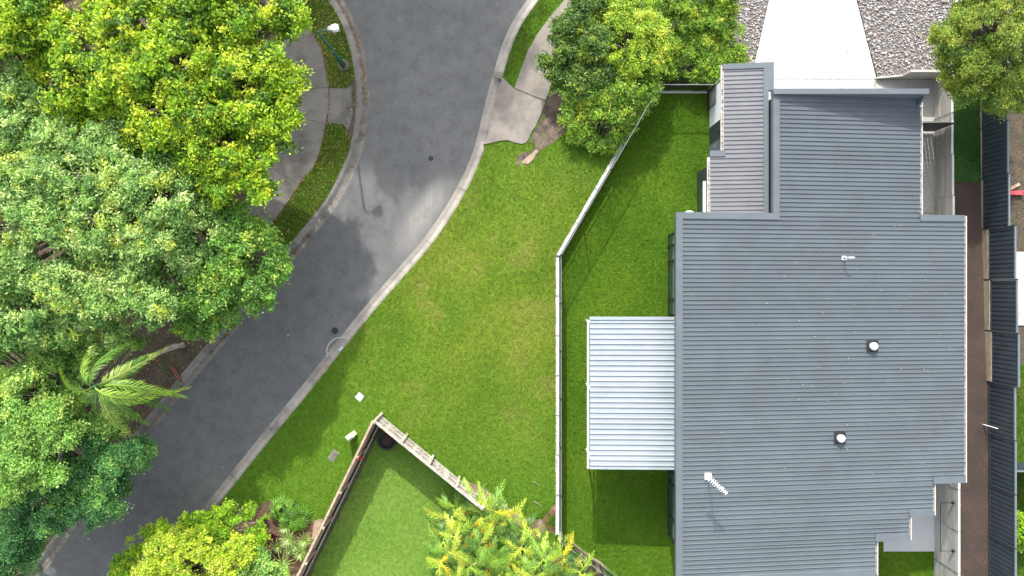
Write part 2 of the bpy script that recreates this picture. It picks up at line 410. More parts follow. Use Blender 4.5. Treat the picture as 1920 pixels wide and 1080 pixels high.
def sheet(name, poly, zf, mat, step=1.0, label=None, kind='structure', cat=None, skirt=0.0, parent=None):
    """draped sheet over polygon (world xy); skirt = depth of the sides"""
    V, Fc = cdt(poly, step)
    Z = zf(V) if callable(zf) else np.full(len(V), float(zf))
    Fc = [orient(V, f) for f in Fc]
    v = [(V[i][0], V[i][1], Z[i]) for i in range(len(V))]
    if skirt:
        cnt = {}
        for f in Fc:
            for i in range(len(f)):
                e = (f[i], f[(i+1) % len(f)]); cnt[e] = 1
        for (a, b) in list(cnt):
            if (b, a) not in cnt:
                n = len(v); v += [(v[a][0], v[a][1], v[a][2]-skirt), (v[b][0], v[b][1], v[b][2]-skirt)]
                Fc.append((b, a, n, n+1))
    mb = MB(); mb.v = v; mb.f = Fc
    o = mb.build(name, mat, parent)
    if parent is None: tag(o, label, cat, None, kind)
    return o

def pxpoly(pts, z=0.0, wob=0.0, n=0):
    p = [W2(a, b, z) for a, b in pts]
    if n: p = smooth(p+[p[0]], n)[:-1]
    if wob: p = [(x+random.uniform(-wob, wob), y+random.uniform(-wob, wob)) for x, y in p]
    return p

mb = MB(); mb.add([(-400,-400,-.35),(400,-400,-.35),(400,400,-.35),(-400,400,-.35)], [(0,1,2,3)])
tag(mb.build('ground', M['far']), 'dark green ground stretching away beneath everything', None, None, 'structure')

# road surface: bend plus the cross street above the frame
top = [W2(1330,-430), W2(200,-430)]
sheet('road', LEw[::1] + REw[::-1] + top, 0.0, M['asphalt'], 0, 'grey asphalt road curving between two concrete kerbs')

def offset(poly, d):
    out = []
    for i, p in enumerate(poly):
        a = np.array(poly[max(i-1, 0)]); b = np.array(poly[min(i+1, len(poly)-1)])
        t = (b-a)/np.linalg.norm(b-a); nrm = np.array((-t[1], t[0]))
        out.append(tuple(np.array(p)+nrm*d))
    return out

def kerb(name, edge, side, mat, label, drops=(), wide=0.62):
    """gutter tray, rolled kerb face and back; drops = y spans where the kerb is laid down for a crossing"""
    prof = [(0, .006), (.02, .008), (.30*wide/.62, -.004), (.36*wide/.62, .03), (.44*wide/.62, .095), (.50*wide/.62, .118), (wide-.02, .124), (wide, .118), (wide, -.2)]
    root = empty(name); root.location = (0, 0, 0)
    tag(root, label, None, None, 'structure')
    # cut into cast lengths of about 3 m with open joints
    L = [0.0]
    for i in range(1, len(edge)): L.append(L[-1]+math.dist(edge[i], edge[i-1]))
    s = 0.0; seg = 3.0
    L = np.array(L); E = np.array(edge)
    def at(t): return np.array((np.interp(t, L, E[:, 0]), np.interp(t, L, E[:, 1])))
    k = 0
    while s < L[-1]-.5:
        e = min(s+seg, L[-1]); ts = np.linspace(s+.006, e-.006, 7)
        c = [tuple(at(t)) for t in ts]
        ext = [tuple(at(max(ts[0]-.2, 0)))] + c + [tuple(at(min(ts[-1]+.2, L[-1])))]
        mb = MB(); rows = []
        dz = random.uniform(-.003, .003)
        for (d, z) in prof:
            o = offset(ext, side*d)[1:-1]
            rows.append([(x, y, (z if not any(a <= y <= b for a, b in drops) else min(z, .045)) + dz) for x, y in o])
        n = len(c)
        for r in rows: mb.v += r
        for i in range(len(rows)-1):
            for j in range(n-1):
                q = (i*n+j, i*n+j+1, (i+1)*n+j+1, (i+1)*n+j)
                mb.f.append(q if side > 0 else q[::-1])
        mb.build('kerb_length', mat, root)
        s = e; k += 1
    return root
# polyline runs top->bottom: left normal (-ty,tx) points to +x for a line heading -y
yd = lambda py: W2(0, py)[1]
kerb('kerb_verge_side', REw, 1, M['kerb_new'], 'pale concrete kerb and gutter beside the big lawn', [(yd(272), yd(143))], .50)
kerb('kerb_tree_side', LEw, -1, M['kerb'], 'grey leaf-strewn concrete kerb and gutter beside the trees', [(yd(262), yd(145))], .62)

# ---- right verge (between road and retaining wall), one draped lawn
RK = offset(REw, .50)
WALL = [(1226,168),(1045,480),(1045,1003)]                # retaining wall line, photo pixels at its top (z=.55)
WALLw = [W2(a, b, .55) for a, b in WALL]
vk = [p for p in RK if yd(1330) < p[1] < yd(-120)]
verge_poly = vk + [W2(60,1360), W2(1300,1360), W2(1160,1082,.4), WALLw[2], WALLw[1], WALLw[0], W2(1232,100), W2(1232,-120)]
verge = sheet('verge_lawn', verge_poly, lambda V: gz(V), M['lawn_verge'], .9, 'sunlit yellow-green lawn between the road and the pale wall')

# ---- left verge
LK = offset(LEw, -.62)
lk = [p for p in LK if yd(1330) < p[1] < yd(-140)]
left_poly = lk[::-1] + [W2(560,-240), W2(-900,-240), W2(-900,1340)]
sheet('wooded_bank', left_poly, lambda V: .112 + 0*V[:, 0], M['litter_soil'], 0, 'leaf-littered brown ground under the trees left of the road')
def near_left_kerb(y0, y1):
    return [p for p in LK if yd(y1) < p[1] < yd(y0)]
gu = near_left_kerb(-60, 146)
gv_up = [W2(p[0], p[1], .12) for p in [(540,-60),(572,20),(587,63),(602,90),(612,135),(616,163),(650,165)]]
upper_verge = gv_up + gu[::-1]
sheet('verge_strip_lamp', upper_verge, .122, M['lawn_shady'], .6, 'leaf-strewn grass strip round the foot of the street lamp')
gl = near_left_kerb(262, 474)
lower_verge = [W2(a, b, .12) for a, b in [(645,232),(612,232),(602,273),(590,310),(568,335),(552,360),(523,403),(503,428),(520,455)]]
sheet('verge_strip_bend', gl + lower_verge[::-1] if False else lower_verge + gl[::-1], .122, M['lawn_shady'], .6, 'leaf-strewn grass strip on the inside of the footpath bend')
# footpath slabs, left side: each slab is a piece
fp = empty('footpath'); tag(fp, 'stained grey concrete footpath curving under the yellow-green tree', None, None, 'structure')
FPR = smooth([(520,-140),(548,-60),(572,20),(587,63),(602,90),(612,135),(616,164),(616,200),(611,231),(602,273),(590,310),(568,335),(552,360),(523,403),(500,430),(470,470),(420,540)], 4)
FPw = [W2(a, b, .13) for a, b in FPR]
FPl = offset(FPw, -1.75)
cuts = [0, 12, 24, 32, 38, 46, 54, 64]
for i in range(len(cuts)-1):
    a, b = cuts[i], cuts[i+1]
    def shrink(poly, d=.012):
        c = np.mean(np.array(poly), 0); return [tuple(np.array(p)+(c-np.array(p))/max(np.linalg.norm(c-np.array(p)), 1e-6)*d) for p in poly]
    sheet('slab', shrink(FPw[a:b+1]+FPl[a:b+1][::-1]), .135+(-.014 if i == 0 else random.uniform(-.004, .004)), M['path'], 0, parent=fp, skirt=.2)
# crossing ramp to the kerb
ck = [p for p in offset(LEw, -.36) if yd(266) < p[1] < yd(142)]
ramp_poly = ck + [W2(a, b, .13) for a, b in [(664,266),(645,233),(613.5,231),(617.5,165),(650,166),(673,143)]]
def rampz(V):
    d = seg_dist(V, LEw); return .05+.092*sstep(.36, .95, d)
sheet('crossing_slab', ramp_poly, rampz, M['path'], .5, parent=fp, skirt=.1)

# ---- right-hand neighbour's verge, footpath and crossover above the lawn
rk = [p for p in RK if yd(146) < p[1] < yd(-70)]
rv = [W2(a, b, .13) for a, b in [(963,167),(975,130),(987,98),(1006,64),(1028,34),(1052,6),(1085,-40),(1120,-80)]]
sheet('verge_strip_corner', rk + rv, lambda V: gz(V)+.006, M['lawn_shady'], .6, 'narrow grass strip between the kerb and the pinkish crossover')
co = empty('crossover'); tag(co, 'pinkish concrete driveway crossover with broken lower edge', None, None, 'structure')
cxa = [p for p in offset(REw, .49) if yd(271) < p[1] < yd(144)]
def coz(V):
    return gz(V)+.05
low_slab = cxa + [W2(a, b, .15) for a, b in [(906,271),(922,268),(938,264),(952,263),(965,268),(978,271),(986,269),(991,262),(996,250),(1004,238),(1012,220),(1019,202),(1022.5,192),(1000,183),(978,173),(964,167),(944,147.5),(924,145)]][0:]
# order: kerb side runs top->bottom, then back up the outer edge
sheet('slab', low_slab, coz, M['drive_old'], .5, parent=co, skirt=.15)
up_slab = [W2(a, b, .15) for a, b in [(964.5,165.5),(978.5,171.6),(1000.5,181.6),(1023.2,190.4),(1032,165),(1040,138),(1052,100),(1075,60),(1108,0),(1150,-70),(1125,-82),(1087,-40),(1054,6),(1030,34),(1008,64),(989,98),(977,130)]]
sheet('slab', up_slab, coz, M['drive_old'], .6, parent=co, skirt=.15)
# eroded earth beside the crossover
dirt = pxpoly([(1024,192),(1040,170),(1062,180),(1075,215),(1066,240),(1050,258),(1030,272),(1012,284),(998,302),(984,312),(970,310),(967,302),(976,290),(992,284),(1002,276),(996,262),(1004,242),(1014,222)], .2, .03, 3)
sheet('eroded_earth', dirt, lambda V: gz(V)+.012-.02*np.sin(V[:, 0]*9)*np.sin(V[:, 1]*7), M['eroded'], .2, 'bare eroded earth channel beside the crossover')
sheet('eroded_clay', pxpoly([(1010,283),(1004,293),(996,303),(986,309),(978,306),(984,299),(994,292),(1002,284)], .2, .04, 3), lambda V: gz(V)+.034, M['sand'], .35, 'small sandy scar at the end of the eroded earth channel')

# sandy bed around the cane palms, red clay wedge at the wall's foot
sheet('palm_bed', pxpoly([(862,898),(880,902),(905,912),(935,935),(965,958),(985,968),(1010,972),(1030,975),(1040,990),(1044,1004),(1160,1090),(1150,1200),(900,1200),(860,960),(846,905)], .4, .02, 3), lambda V: gz(V)+.012, M['sand'], .7, 'sandy pinkish bed round the cane palms')
sheet('clay_wedge', pxpoly([(1039,945),(1043,955),(1043,1000),(1043,1020),(1060,1050),(1100,1080),(1080,1090),(1050,1060),(1025,1020),(1016,985),(1020,968),(1031,955)], .45, .015, 3), lambda V: gz(V)+.019, M['clay'], .5, 'red clay wedge against the lower end of the pale wall')
# worn earth line along the outside of the pale wall
for a, b in ((WALL[0], WALL[1]), (WALL[1], WALL[2])):
    A = np.array(W2(*a, .5)); B = np.array(W2(*b, .5)); t = (B-A)/np.linalg.norm(B-A); nrm = np.array((t[1], -t[0]))
    q = np.linspace(0.02, .985, 26); L_ = [tuple(A+(B-A)*s) for s in q]
    R_ = [tuple(A+(B-A)*s+nrm*(.03+.11*random.random()**2)) for s in q]
    sheet('worn_edge', L_ + R_[::-1], lambda V: gz(V)+.008, M['sand'], 0, 'thin worn earth line along the outer foot of the pale wall')
sheet('shaded_soil', pxpoly([(1052,1012),(1160,1092),(1165,1130),(1120,1120),(1085,1080),(1065,1048),(1050,1030)], .4, .015, 3), lambda V: gz(V)+.026, M['soil'], .6, 'dark bare soil on the palm side of the diagonal black fence')
# planting bed lower left
bed = pxpoly([(300,1085),(380,965),(425,940),(470,955),(500,940),(530,934),(555,944),(575,963),(592,975),(603,976),(606,985),(560,1085)], .2, .02, 3)
sheet('garden_bed', bed, lambda V: gz(V)+.010, M['mulch'], .7, 'dark mulch garden bed between the kerb and the timber fence')
sheet('straw_patch', pxpoly([(592,973),(608,970),(602,985),(594,1003),(588,1008),(590,988)], .3, .01, 3), lambda V: gz(V)+.016, M['sand'], 0, 'straw-coloured bare patch beside the timber fence')

# neighbour's enclosed yard (inside the timber fences)
YZ = .62
C0 = W2(711, 778, .5); C1 = W2(905, 930, .5); C2 = W2(566, 1100, .5)
yard_poly = [(C0[0]+.03, C0[1]-.09), W2(860,906,.62), W2(885,945,.62), W2(1010,1040,.62), W2(1020,1190,.62), W2(520,1190,.62)]
yd0 = np.array(C0); lf = np.array(W2(578, 1062, .5))
yard_poly[-1] = tuple(yd0+(lf-yd0)*1.6+np.array((.05, 0)))
yard = sheet('enclosed_yard_lawn', yard_poly, YZ, M['lawn_yard'], 1.0, 'pale green lawn inside the timber paling fences', skirt=.6)

# ---- house lot, level 0
pad_poly = [WALLw[0], WALLw[1], WALLw[2], W2(1160,1082,.4), W2(1400,1290), W2(1790,1290), W2(1752,1040), W2(1752,60), W2(1440,60), W2(1350,130), W2(1335,158)]
sheet('house_lawn', pad_poly, 0.0, M['lawn_house'], 1.5, 'even green lawn between the pale wall and the house')
dv = empty('front_driveway'); tag(dv, 'bright white concrete driveway in front of the house', None, None, 'structure')
def ex(px, py): return W2(px, py, .03)
DL = lambda y: 1442-(y)*.23     # left edge px at photo row y
DR = lambda y: 1606+(y)*.255    # right edge
rows = [-130, -48, 57, 148]
for i in range(3):
    a, b = rows[i]+.2, rows[i+1]-.2
    for (u0, u1) in ((0, .28), (.28, .80), (.80, 1)):
        f = lambda u, y: DL(y)+(DR(y)-DL(y))*u
        sheet('slab', [ex(f(u0, a)+.2, a), ex(f(u1, a)-.2, a), ex(f(u1, b)-.2, b), ex(f(u0, b)+.2, b)], .03, M['drive_new'], 0, parent=dv, skirt=.1)
sheet('slab', [ex(1350,148.7), ex(1640,148.7), ex(1640,260), ex(1350,260)], .028, M['drive_new'], 0, parent=dv, skirt=.1)
sp = empty('side_path'); tag(sp, 'concrete path along the right side of the house by the sleeper wall', None, None, 'structure')
ys_ = [149, 228, 300, 400, 480, 560, 640, 720, 800, 880, 958]
for i in range(len(ys_)-1):
    x0 = 1641 if i == 0 else 1690
    sheet('slab', [W2(x0, ys_[i]+.4, .03), W2(1751.5, ys_[i]+.4, .03), W2(1751.5, ys_[i+1]-.4, .03), W2(x0, ys_[i+1]-.4, .03)], .03, M['side_path'], 0, parent=sp, skirt=.1)
lp = sheet('laundry_slab', [W2(1657,958.6,.05), W2(1754,958.6,.05), W2(1755,1034,.05), W2(1657,1034,.05)], .05, M['drive_new'], 0, 'white concrete slab by the rear corner of the house', skirt=.1)
sheet('wall_foot_strip', [W2(1755.4,958,.05), W2(1762,958,.05), W2(1764,1250,.05), W2(1757,1250,.05)], .04, M['side_path'], 0, 'beige concrete strip at the foot of the sleeper wall', skirt=.1)

# upper terrace east of the sleeper wall
WX = 20.73                                            # face of the concrete sleeper wall
FX = 22.18                                            # line of the steel fence
def tz(y): return 1.30 + .50*float(sstep(-8.0, -1.0, np.array(-y)) if False else sstep(0.0, 1.0, np.array((8.0-y)/16.0)))
tzv = lambda V: np.array([tz(y) for y in V[:, 1]])
sheet('terrace_soil', [(WX+.10, 5.0), (FX+.1, 5.0), (FX+.1, -22), (WX+.10, -22)], tzv, M['soil'], 1.0, 'bare brown soil strip between the sleeper wall and the steel fence')
sheet('terrace_lawn', [(WX+.10, 13.5), (FX+.1, 13.5), (FX+.1, 5.0), (WX+.10, 5.0)], lambda V: tzv(V)+.012, M['lawn_blue'], .8, 'short dark green grass strip beside the sleeper wall', skirt=.05)
sheet('neighbour_ground', [(FX+.1, 24), (40, 24), (40, -24), (FX+.1, -24)], 1.55, M['litter_soil'], 2.0, 'leaf-strewn mulch ground beyond the steel fence')
sheet('neighbour_slab', [(FX+.15, 1.7), (26, 1.7), (26, -1.75), (FX+.15, -1.75)], 1.60, M['side_path'], 0, 'pale concrete slab just beyond the steel fence', skirt=.05)
sheet('neighbour_lawn', [(FX+.15, -3.6), (30, -3.6), (30, -20), (FX+.15, -20)], 1.565, M['lawn_shady'], 1.5, 'patchy grass beyond the lower end of the steel fence')

# gravel beds
def gvz(V): return .03 + 1.22*sstep(17.6, 20.6, V[:, 0])
grav_r = [W2(DR(-130)+1, -130), W2(DR(148)+.5, 147.5)] + [(18.55, 10.35), (19.0, 10.38), (20.9, 10.38), (24.5, 10.4), (24.5, 17.8)]
sheet('gravel_bed_right', grav_r, gvz, M['grit'], .5, 'pinkish grey river-pebble bed right of the driveway')
grav_l = [W2(DL(-130)-1, -130), W2(DL(146)-1, 146), W2(1352,146), W2(1330,60), W2(1330,-130)]
sheet('gravel_bed_left', grav_l, .02, M['grit'], 0, 'pinkish river-pebble bed left of the driveway')

# ------------------------------------------------------------------ house
SL = .107
def rz(X): return 4.60 - SL*(X-7.0)
def RX(px):
    k = (px-960)/F; return 28.65*k/(1-SL*k)
def RY(px, py): return (540-py)*(H-rz(RX(px)))/F

house = thing('house', 'long grey ribbed-steel roofed house with charcoal window bays', 'house', (13.5, -4.5, 0))
HP = Vector((13.5, -4.5, 0))
def hb(mb, name, mat, parent=house, smooth=False):
    """build with vertices given in world space, as a child of the house (or of one of its parts)"""
    mb.v = [(v[0]-HP.x, v[1]-HP.y, v[2]-HP.z) for v in mb.v]
    return mb.build(name, mat, parent, smooth)

def slab(mb, x0, x1, y0, y1, zf, up, dn):
    """block between zf+dn and zf+up, following the roof pitch along x"""
    a, b = zf(x0), zf(x1)
    return mb.hexa([(x0,y0,a+dn),(x1,y0,b+dn),(x1,y1,b+dn),(x0,y1,a+dn),(x0,y0,a+up),(x1,y0,b+up),(x1,y1,b+up),(x0,y1,a+up)])

def rib_sheet(x0, x1, ytop, nr, pitch, zf, hh=.034, wb=.038, wt=.022, th=.004, ylim=None):
    """one steel sheet: nr ribs across, ribs run along x, first edge at ytop going towards -y"""
    prof = []
    y = ytop
    for i in range(nr):
        c = ytop-pitch*(i+.5)
        prof += [(ytop-pitch*i, 0.0), (c+wb/2, 0), (c+wt/2, hh), (c-wt/2, hh), (c-wb/2, 0)]
    prof.append((ytop-pitch*nr, 0.0))
    if ylim is not None and prof[-1][0] < ylim: prof = [p for p in prof if p[0] > ylim+.002]+[(ylim, 0.0)]
    mb = MB(); n = len(prof)
    for X in (x0, x1):
        mb.v += [(X, p[0], zf(X)+p[1]) for p in prof]
    for i in range(n-1): mb.f.append((i, i+1, n+i+1, n+i))
    return mb

Ytop = RY(1270, 398); Yp = RY(1600, 181)
Yb = [RY(1780, 905), RY(1727, 966), RY(1672, 1013), -12.62]
XL = RX(1268); XG0 = RX(1450); XG1 = RX(1725.5); XR = [RX(1808.5), RX(1750), RX(1705), RX(1642)]
roof = empty('roof'); roof.parent = house
regions = [(XG0, XG1, Yp+.02, Ytop), (XL, XR[0], Ytop, Yb[0]), (XL, XR[1], Yb[0], Yb[1]), (XL, XR[2], Yb[1], Yb[2]), (XL, XR[3], Yb[2], Yb[3])]
PITCH = .1905
ytop = regions[0][2]
ncols = []
for (xa, xb, y1, y0) in regions:
    # sheets of four ribs laid continuously from the front of the garage to the back
    y = y1
    while y > y0+.01:
        k = min(4, int(math.ceil((y-y0)/PITCH-1e-6)))
        m = rib_sheet(xa+.03, xb, y, k, PITCH, rz, ylim=y0)
        o = hb(m, 'roof_sheet', M['roof'], roof)
        y -= k*PITCH
# cappings: barge on high side, end flashings on every step
def cap(x0, x1, y0, y1, up=.055, dn=-.22, mat='roof_cap', name='capping'):
    return hb(slab(MB(), x0, x1, y0, y1, rz, up, dn), name, M[mat], roof)
CW = .27
cap(XL-.02, XL+CW, Yb[3]-.02, Ytop)                       # left barge
cap(XL+CW+.004, XG0+CW, Ytop-.27, Ytop+.012, .052)        # north edge, left part
cap(XG0-.02, XG0+CW, Ytop+.016, Yp+.1)                    # garage left barge
cap(XG1-.01, XR[0]-.02, Ytop-.26, Ytop+.02, .052)         # right shoulder
cap(XR[1]-.02, XR[0]-.01, Yb[0]-.02, Yb[0]+.28, .052)
cap(XR[2]-.02, XR[1]-.02, Yb[1]-.02, Yb[1]+.27, .052)
cap(XR[3]-.02, XR[2]-.01, Yb[2]-.02, Yb[2]+.30, .052)
cap(XL+CW+.004, XR[3]-.02, Yb[3]-.02, Yb[3]+.28, .052)
# fascias under the cappings and gutters along the low edges
for (x, y0, y1) in ((XG1, Ytop+.02, Yp-.02), (XR[0], Yb[0]-.03, Ytop-.005), (XR[1], Yb[1]-.03, Yb[0]-.03), (XR[2], Yb[2]-.03, Yb[1]-.03), (XR[3], Yb[3]-.02, Yb[2]-.03)):
    z = rz(x); g = MB()
    g.box(x-.03, x-.01, y0, y1, z-.16, z-.012); g.box(x-.01, x+.09, y0, y1, z-.16, z-.14); g.box(x+.09, x+.115, y0, y1, z-.16, z-.015)
    gg = hb(g, 'gutter', M['gutter'], roof)
    lf_ = MB(); yy = y0+.05
    while yy < y1-.1:
        l = random.uniform(.05, .3)
        if random.random() < .75: lf_.box(x+.0, x+.085, yy, min(yy+l, y1), z-.139, z-.05-random.random()*.05)
        yy += l+.02
    if lf_.v: hb(lf_, 'gutter_debris', M['leafy_gutter'], gg)['kind'] = 'stuff'

# front parapet over the garage: level top, so it stands higher above the roof towards the right
zp = rz(XG0)+.13
pt = MB(); x0, x1 = XG0-.03, XG1-.16
ya, yb = Yp-.02, Yp+.17
pt.hexa([(x0,ya,rz(x0)-.25),(x1,ya,rz(x1)-.25),(x1,yb,rz(x1)-.25),(x0,yb,rz(x0)-.25),(x0,ya,zp),(x1,ya,zp),(x1,yb,zp),(x0,yb,zp)])
hb(pt, 'front_parapet', M['roof_cap'], house)
ptc = MB().box(x0-.02, x1+.02, ya-.02, yb+.02, zp+.002, zp+.03); hb(ptc, 'parapet_capping', M['roof_cap'], house)
end = MB(); end.hexa([(x1+.005,ya-.35,rz(x1)-.1),(x1+.10,ya-.35,rz(x1)-.1),(x1+.10,yb,rz(x1)-.1),(x1+.005,yb,rz(x1)-.1),(x1+.005,ya-.35,rz(x1)+.04),(x1+.10,ya-.35,rz(x1)+.04),(x1+.10,yb,zp-.01),(x1+.005,yb,zp-.01)])
hb(end, 'parapet_return', M['roof_cap'], house)
hb(slab(MB(), XG0+CW+.01, XG1-.05, Yp-.30, Yp-.025, rz, .05, .0), 'parapet_flashing', M['roof'], roof)

# walls
def wall(x0, x1, y0, y1, zf, mat='render_white', name='wall', dn=-.24):
    return hb(MB().hexa([(x0,y0,-.1),(x1,y0,-.1),(x1,y1,-.1),(x0,y1,-.1),(x0,y0,zf(x0)+dn),(x1,y0,zf(x1)+dn),(x1,y1,zf(x1)+dn),(x0,y1,zf(x0)+dn)]), name, M[mat])
wall(8.25, XR[3]-.4, -12.2, 2.9, rz)
wall(XR[3]-.4, XR[2]-.4, Yb[2]+.35, 2.9, rz)
wall(XR[2]-.4, XR[1]-.4, Yb[1]+.35, 2.9, rz)
wall(XR[1]-.4, XR[0]-.4, Yb[0]+.35, 2.9, rz)
wall(XG0+.03, XG1-.3, 2.9, Yp-.1, rz, 'charcoal')
# garage door on the street face
gd = hb(MB().box(12.3, 16.9, Yp-.10, Yp-.06, .02, 2.3), 'garage_door', M['door'])
for i in range(4):
    hb(MB().box(12.32, 16.88, Yp-.058, Yp-.045, .05+i*.56, .58+i*.56), 'door_panel', M['roof_cap'], gd)

# window bays on the lawn side
def bay(y1, y0, splits, lab):
    xb = 7.70; zt = 2.55
    b = hb(MB().box(xb, 8.26, y0, y1, -.05, zt), 'window_bay', M['charcoal'])
    b['label'] = lab
    f = MB()
    f.box(xb-.04, xb+.02, y0, y1, zt-.09, zt+.02); f.box(xb-.04, xb+.02, y0, y1, .02, .12)
    for s in [y1-.04] + splits + [y0+.04]:
        f.box(xb-.05, xb+.02, s-.045, s+.045, .121, zt-.091)
    hb(f, 'frame', M['black_metal'], b)
    e = [y1] + splits + [y0]
    for i in range(len(e)-1):
        hb(MB().box(xb-.014, xb+.01, e[i+1]+.05, e[i]-.05, .13, zt-.1), 'pane', M['glass'], b)
        hb(MB().box(xb-.03, xb+.01, e[i+1]+.05, e[i]-.05, 1.02, 1.07), 'glazing_bar', M['rail_metal'], b)
bay(2.62, -1.32, [2.05, 1.30, -.55], 'charcoal window bay above the patio cover')
bay(-8.75, -12.05, [-9.4, -11.05], 'charcoal window bay below the patio cover')

# lower front wing
def wz(X): return 3.65-.12*(11.42-X)
WT = 9.90; WS = 5.84
XW1 = 11.30
wing = empty('wing_roof'); wing.parent = house
for (xa, y1, y0) in ((9.36, WT-.22, WS), (8.78, WS, Ytop+.03)):
    y = y1
    while y > y0+.01:
        k = min(4, int(math.ceil((y-y0)/PITCH-1e-6)))
        hb(rib_sheet(xa, XW1-.24, y, k, PITCH, wz, ylim=y0), 'roof_sheet', M['roof_wing'], wing)
        y -= k*PITCH
def wcap(x0, x1, y0, y1, up=.05, dn=-.2): hb(slab(MB(), x0, x1, y0, y1, wz, up, dn), 'capping', M['roof_cap'], wing)
wcap(9.34, 11.47, WT-.24, WT)
hb(slab(MB(), XW1-.26, 11.47, Yp+.30, WT-.244, wz, .05, -.2), 'capping', M['roof_cap'], wing)
hb(slab(MB(), XW1-.26, XG0-.03, Ytop+.03, Yp+.296, wz, .05, -.2), 'capping', M['roof_cap'], wing)
wcap(8.77, 9.42, WS-.02, WS+.24, .046)
for (x, y0, y1) in ((9.36, WS+.25, WT-.02), (8.78, Ytop+.05, WS-.03)):
    z = wz(x); g = MB(); g.box(x-.10, x-.085, y0, y1, z-.15, z-.02); g.box(x-.085, x-.01, y0, y1, z-.15, z-.135); g.box(x-.01, x+.01, y0, y1, z-.15, z-.01)
    gg = hb(g, 'gutter', M['gutter'], wing)
    lf_ = MB(); yy = y0+.02
    while yy < y1-.06:
        l = random.uniform(.03, .14)
        if random.random() < .9: lf_.box(x-.082, x-.014, yy, min(yy+l, y1), z-.134, z-.03-random.random()*.06)
        yy += l+.015
    hb(lf_, 'gutter_debris', M['leafy_gutter'], gg)['kind'] = 'stuff'
wall(9.70, XG0+.02, 7.86, 9.60, wz)
wall(9.695, XG0+.02, 5.66, 7.857, wz, 'charcoal')
wall(9.10, XG0+.02, 2.92, 5.655, wz, 'charcoal')
dd = hb(MB().box(9.665, 9.70, 5.80, 6.95, .03, 2.1), 'door', M['door'])
hb(MB().box(9.655, 9.664, 6.36, 6.385, .05, 2.08), 'door_joint', M['black_metal'], dd)
hb(MB().box(9.60, 9.66, 6.72, 6.78, 1.0, 1.06), 'handle', M['rail_metal'], dd)
hb(MB().lathe((9.655, 7.25), [(.05,1.75),(.06,1.8),(.06,1.95),(.04,2.0)], 12), 'wall_light', M['black_metal'])
hb(MB().box(8.96, 9.08, 3.1, 5.0, 1.5, 1.62), 'window_hood', M['white_paint'])
hb(MB().box(9.07, 9.098, 3.15, 4.95, .4, 1.48), 'pane', M['glass'])

# patio cover
PX0, PX1 = 3.50, 7.35
def pz(X): return 2.74+.03*(X-3.5)
PYT = (540-594)*(H-2.8)/F; PYB = (540-877.5)*(H-2.8)/F
patio = thing('patio_cover', 'pale ribbed-steel patio cover standing on the lawn beside the house', 'patio cover', (5.4, -4.7, 0))
PP = Vector((5.4, -4.7, 0))
def pb(mb, name, mat, parent=patio):
    mb.v = [(v[0]-PP.x, v[1]-PP.y, v[2]) for v in mb.v]; return mb.build(name, mat, parent)
pp = (PYT-.14-PYB)/28
y = PYT-.14; i = 0
while i < 28:
    k = min(3, 28-i)
    pb(rib_sheet(PX0+.02, PX1, y-pp*i, k, pp, pz, .038, .058, .036), 'roof_sheet', M['patio_roof']); i += k
pb(slab(MB(), PX0, PX1, PYT-.137, PYT, pz, .04, -.14), 'beam', M['patio_roof'])
pb(slab(MB(), PX0, PX1, PYB-.06, PYB-.004, pz, .04, -.14), 'beam', M['patio_roof'])
g = MB(); z = pz(PX0); g.box(PX0-.10, PX0-.08, PYB-.06, PYT-.16, z-.14, z+.01); g.box(PX0-.08, PX0-.0, PYB-.06, PYT-.16, z-.14, z-.12)
pb(g, 'gutter', M['white_paint'])
for yy in (PYT-.3, (PYT+PYB)/2, PYB+.2):
    pb(MB().box(PX0+.12, PX0+.21, yy-.045, yy+.045, 0, z-.01), 'post', M['white_paint'])

# roof fixtures
def on_roof(px, py):
    x = RX(px); return Vector((x, RY(px, py), rz(x)))
for (px, py, lab) in ((1635, 649, 'round white roof vent on dark square flashing, upper of two'), (1574, 821, 'round white roof vent on dark square flashing, lower of two')):
    p = on_roof(px, py); t = thing('roof_vent', lab, 'roof vent', p, 0, 'roof vents')
    MB().hexa([(-.26,-.26,.02+.26*SL),(.26,-.26,.02-.26*SL),(.26,.26,.02-.26*SL),(-.26,.26,.02+.26*SL),(-.26,-.26,.052+.26*SL),(.26,-.26,.052-.26*SL),(.26,.26,.052-.26*SL),(-.26,.26,.052+.26*SL)]).build('flashing', M['black_metal'], t)
    MB().lathe((0, 0), [(.15,.03),(.15,.16)], 20).build('collar', M['white_paint'], t)
    MB().lathe((0, 0), [(.165,.161),(.175,.19),(.15,.235),(.10,.265),(.02,.275)], 20).build('cap', M['white_paint'], t, True)
p = on_roof(1582, 484); t = thing('vent_pipe', 'small white bent vent pipe on the upper roof', 'vent pipe', p)
MB().box(-.09,.09,-.09,.09,-.02,.05).build('flashing', M['white_paint'], t)
MB().tube([(0,0,.0),(0,0,.42),(.05,0,.47),(.24,0,.47)], .035, 10).build('pipe', M['white_paint'], t)
MB().lathe((0,0),[(.05,.05),(.05,.12)],12).build('collar', M['iron'], t)
p = on_roof(1327, 893); t = thing('television_antenna', 'white television antenna on a mast near the left roof edge', 'antenna', p)
MB().box(-.14,.14,-.14,.14,.0,.07).build('base_plate', M['white_paint'], t)
MB().tube([(0,0,.05),(0,0,1.5)], .03, 8).build('mast', M['white_paint'], t)
top_ = Vector((0, 0, 1.15)); dr = Vector((.75, -.66, 0)).normalized(); sd = Vector((.66, .75, 0)).normalized()
MB().tube([top_-dr*.35, top_+dr*.62], .024, 6).build('boom', M['white_paint'], t)
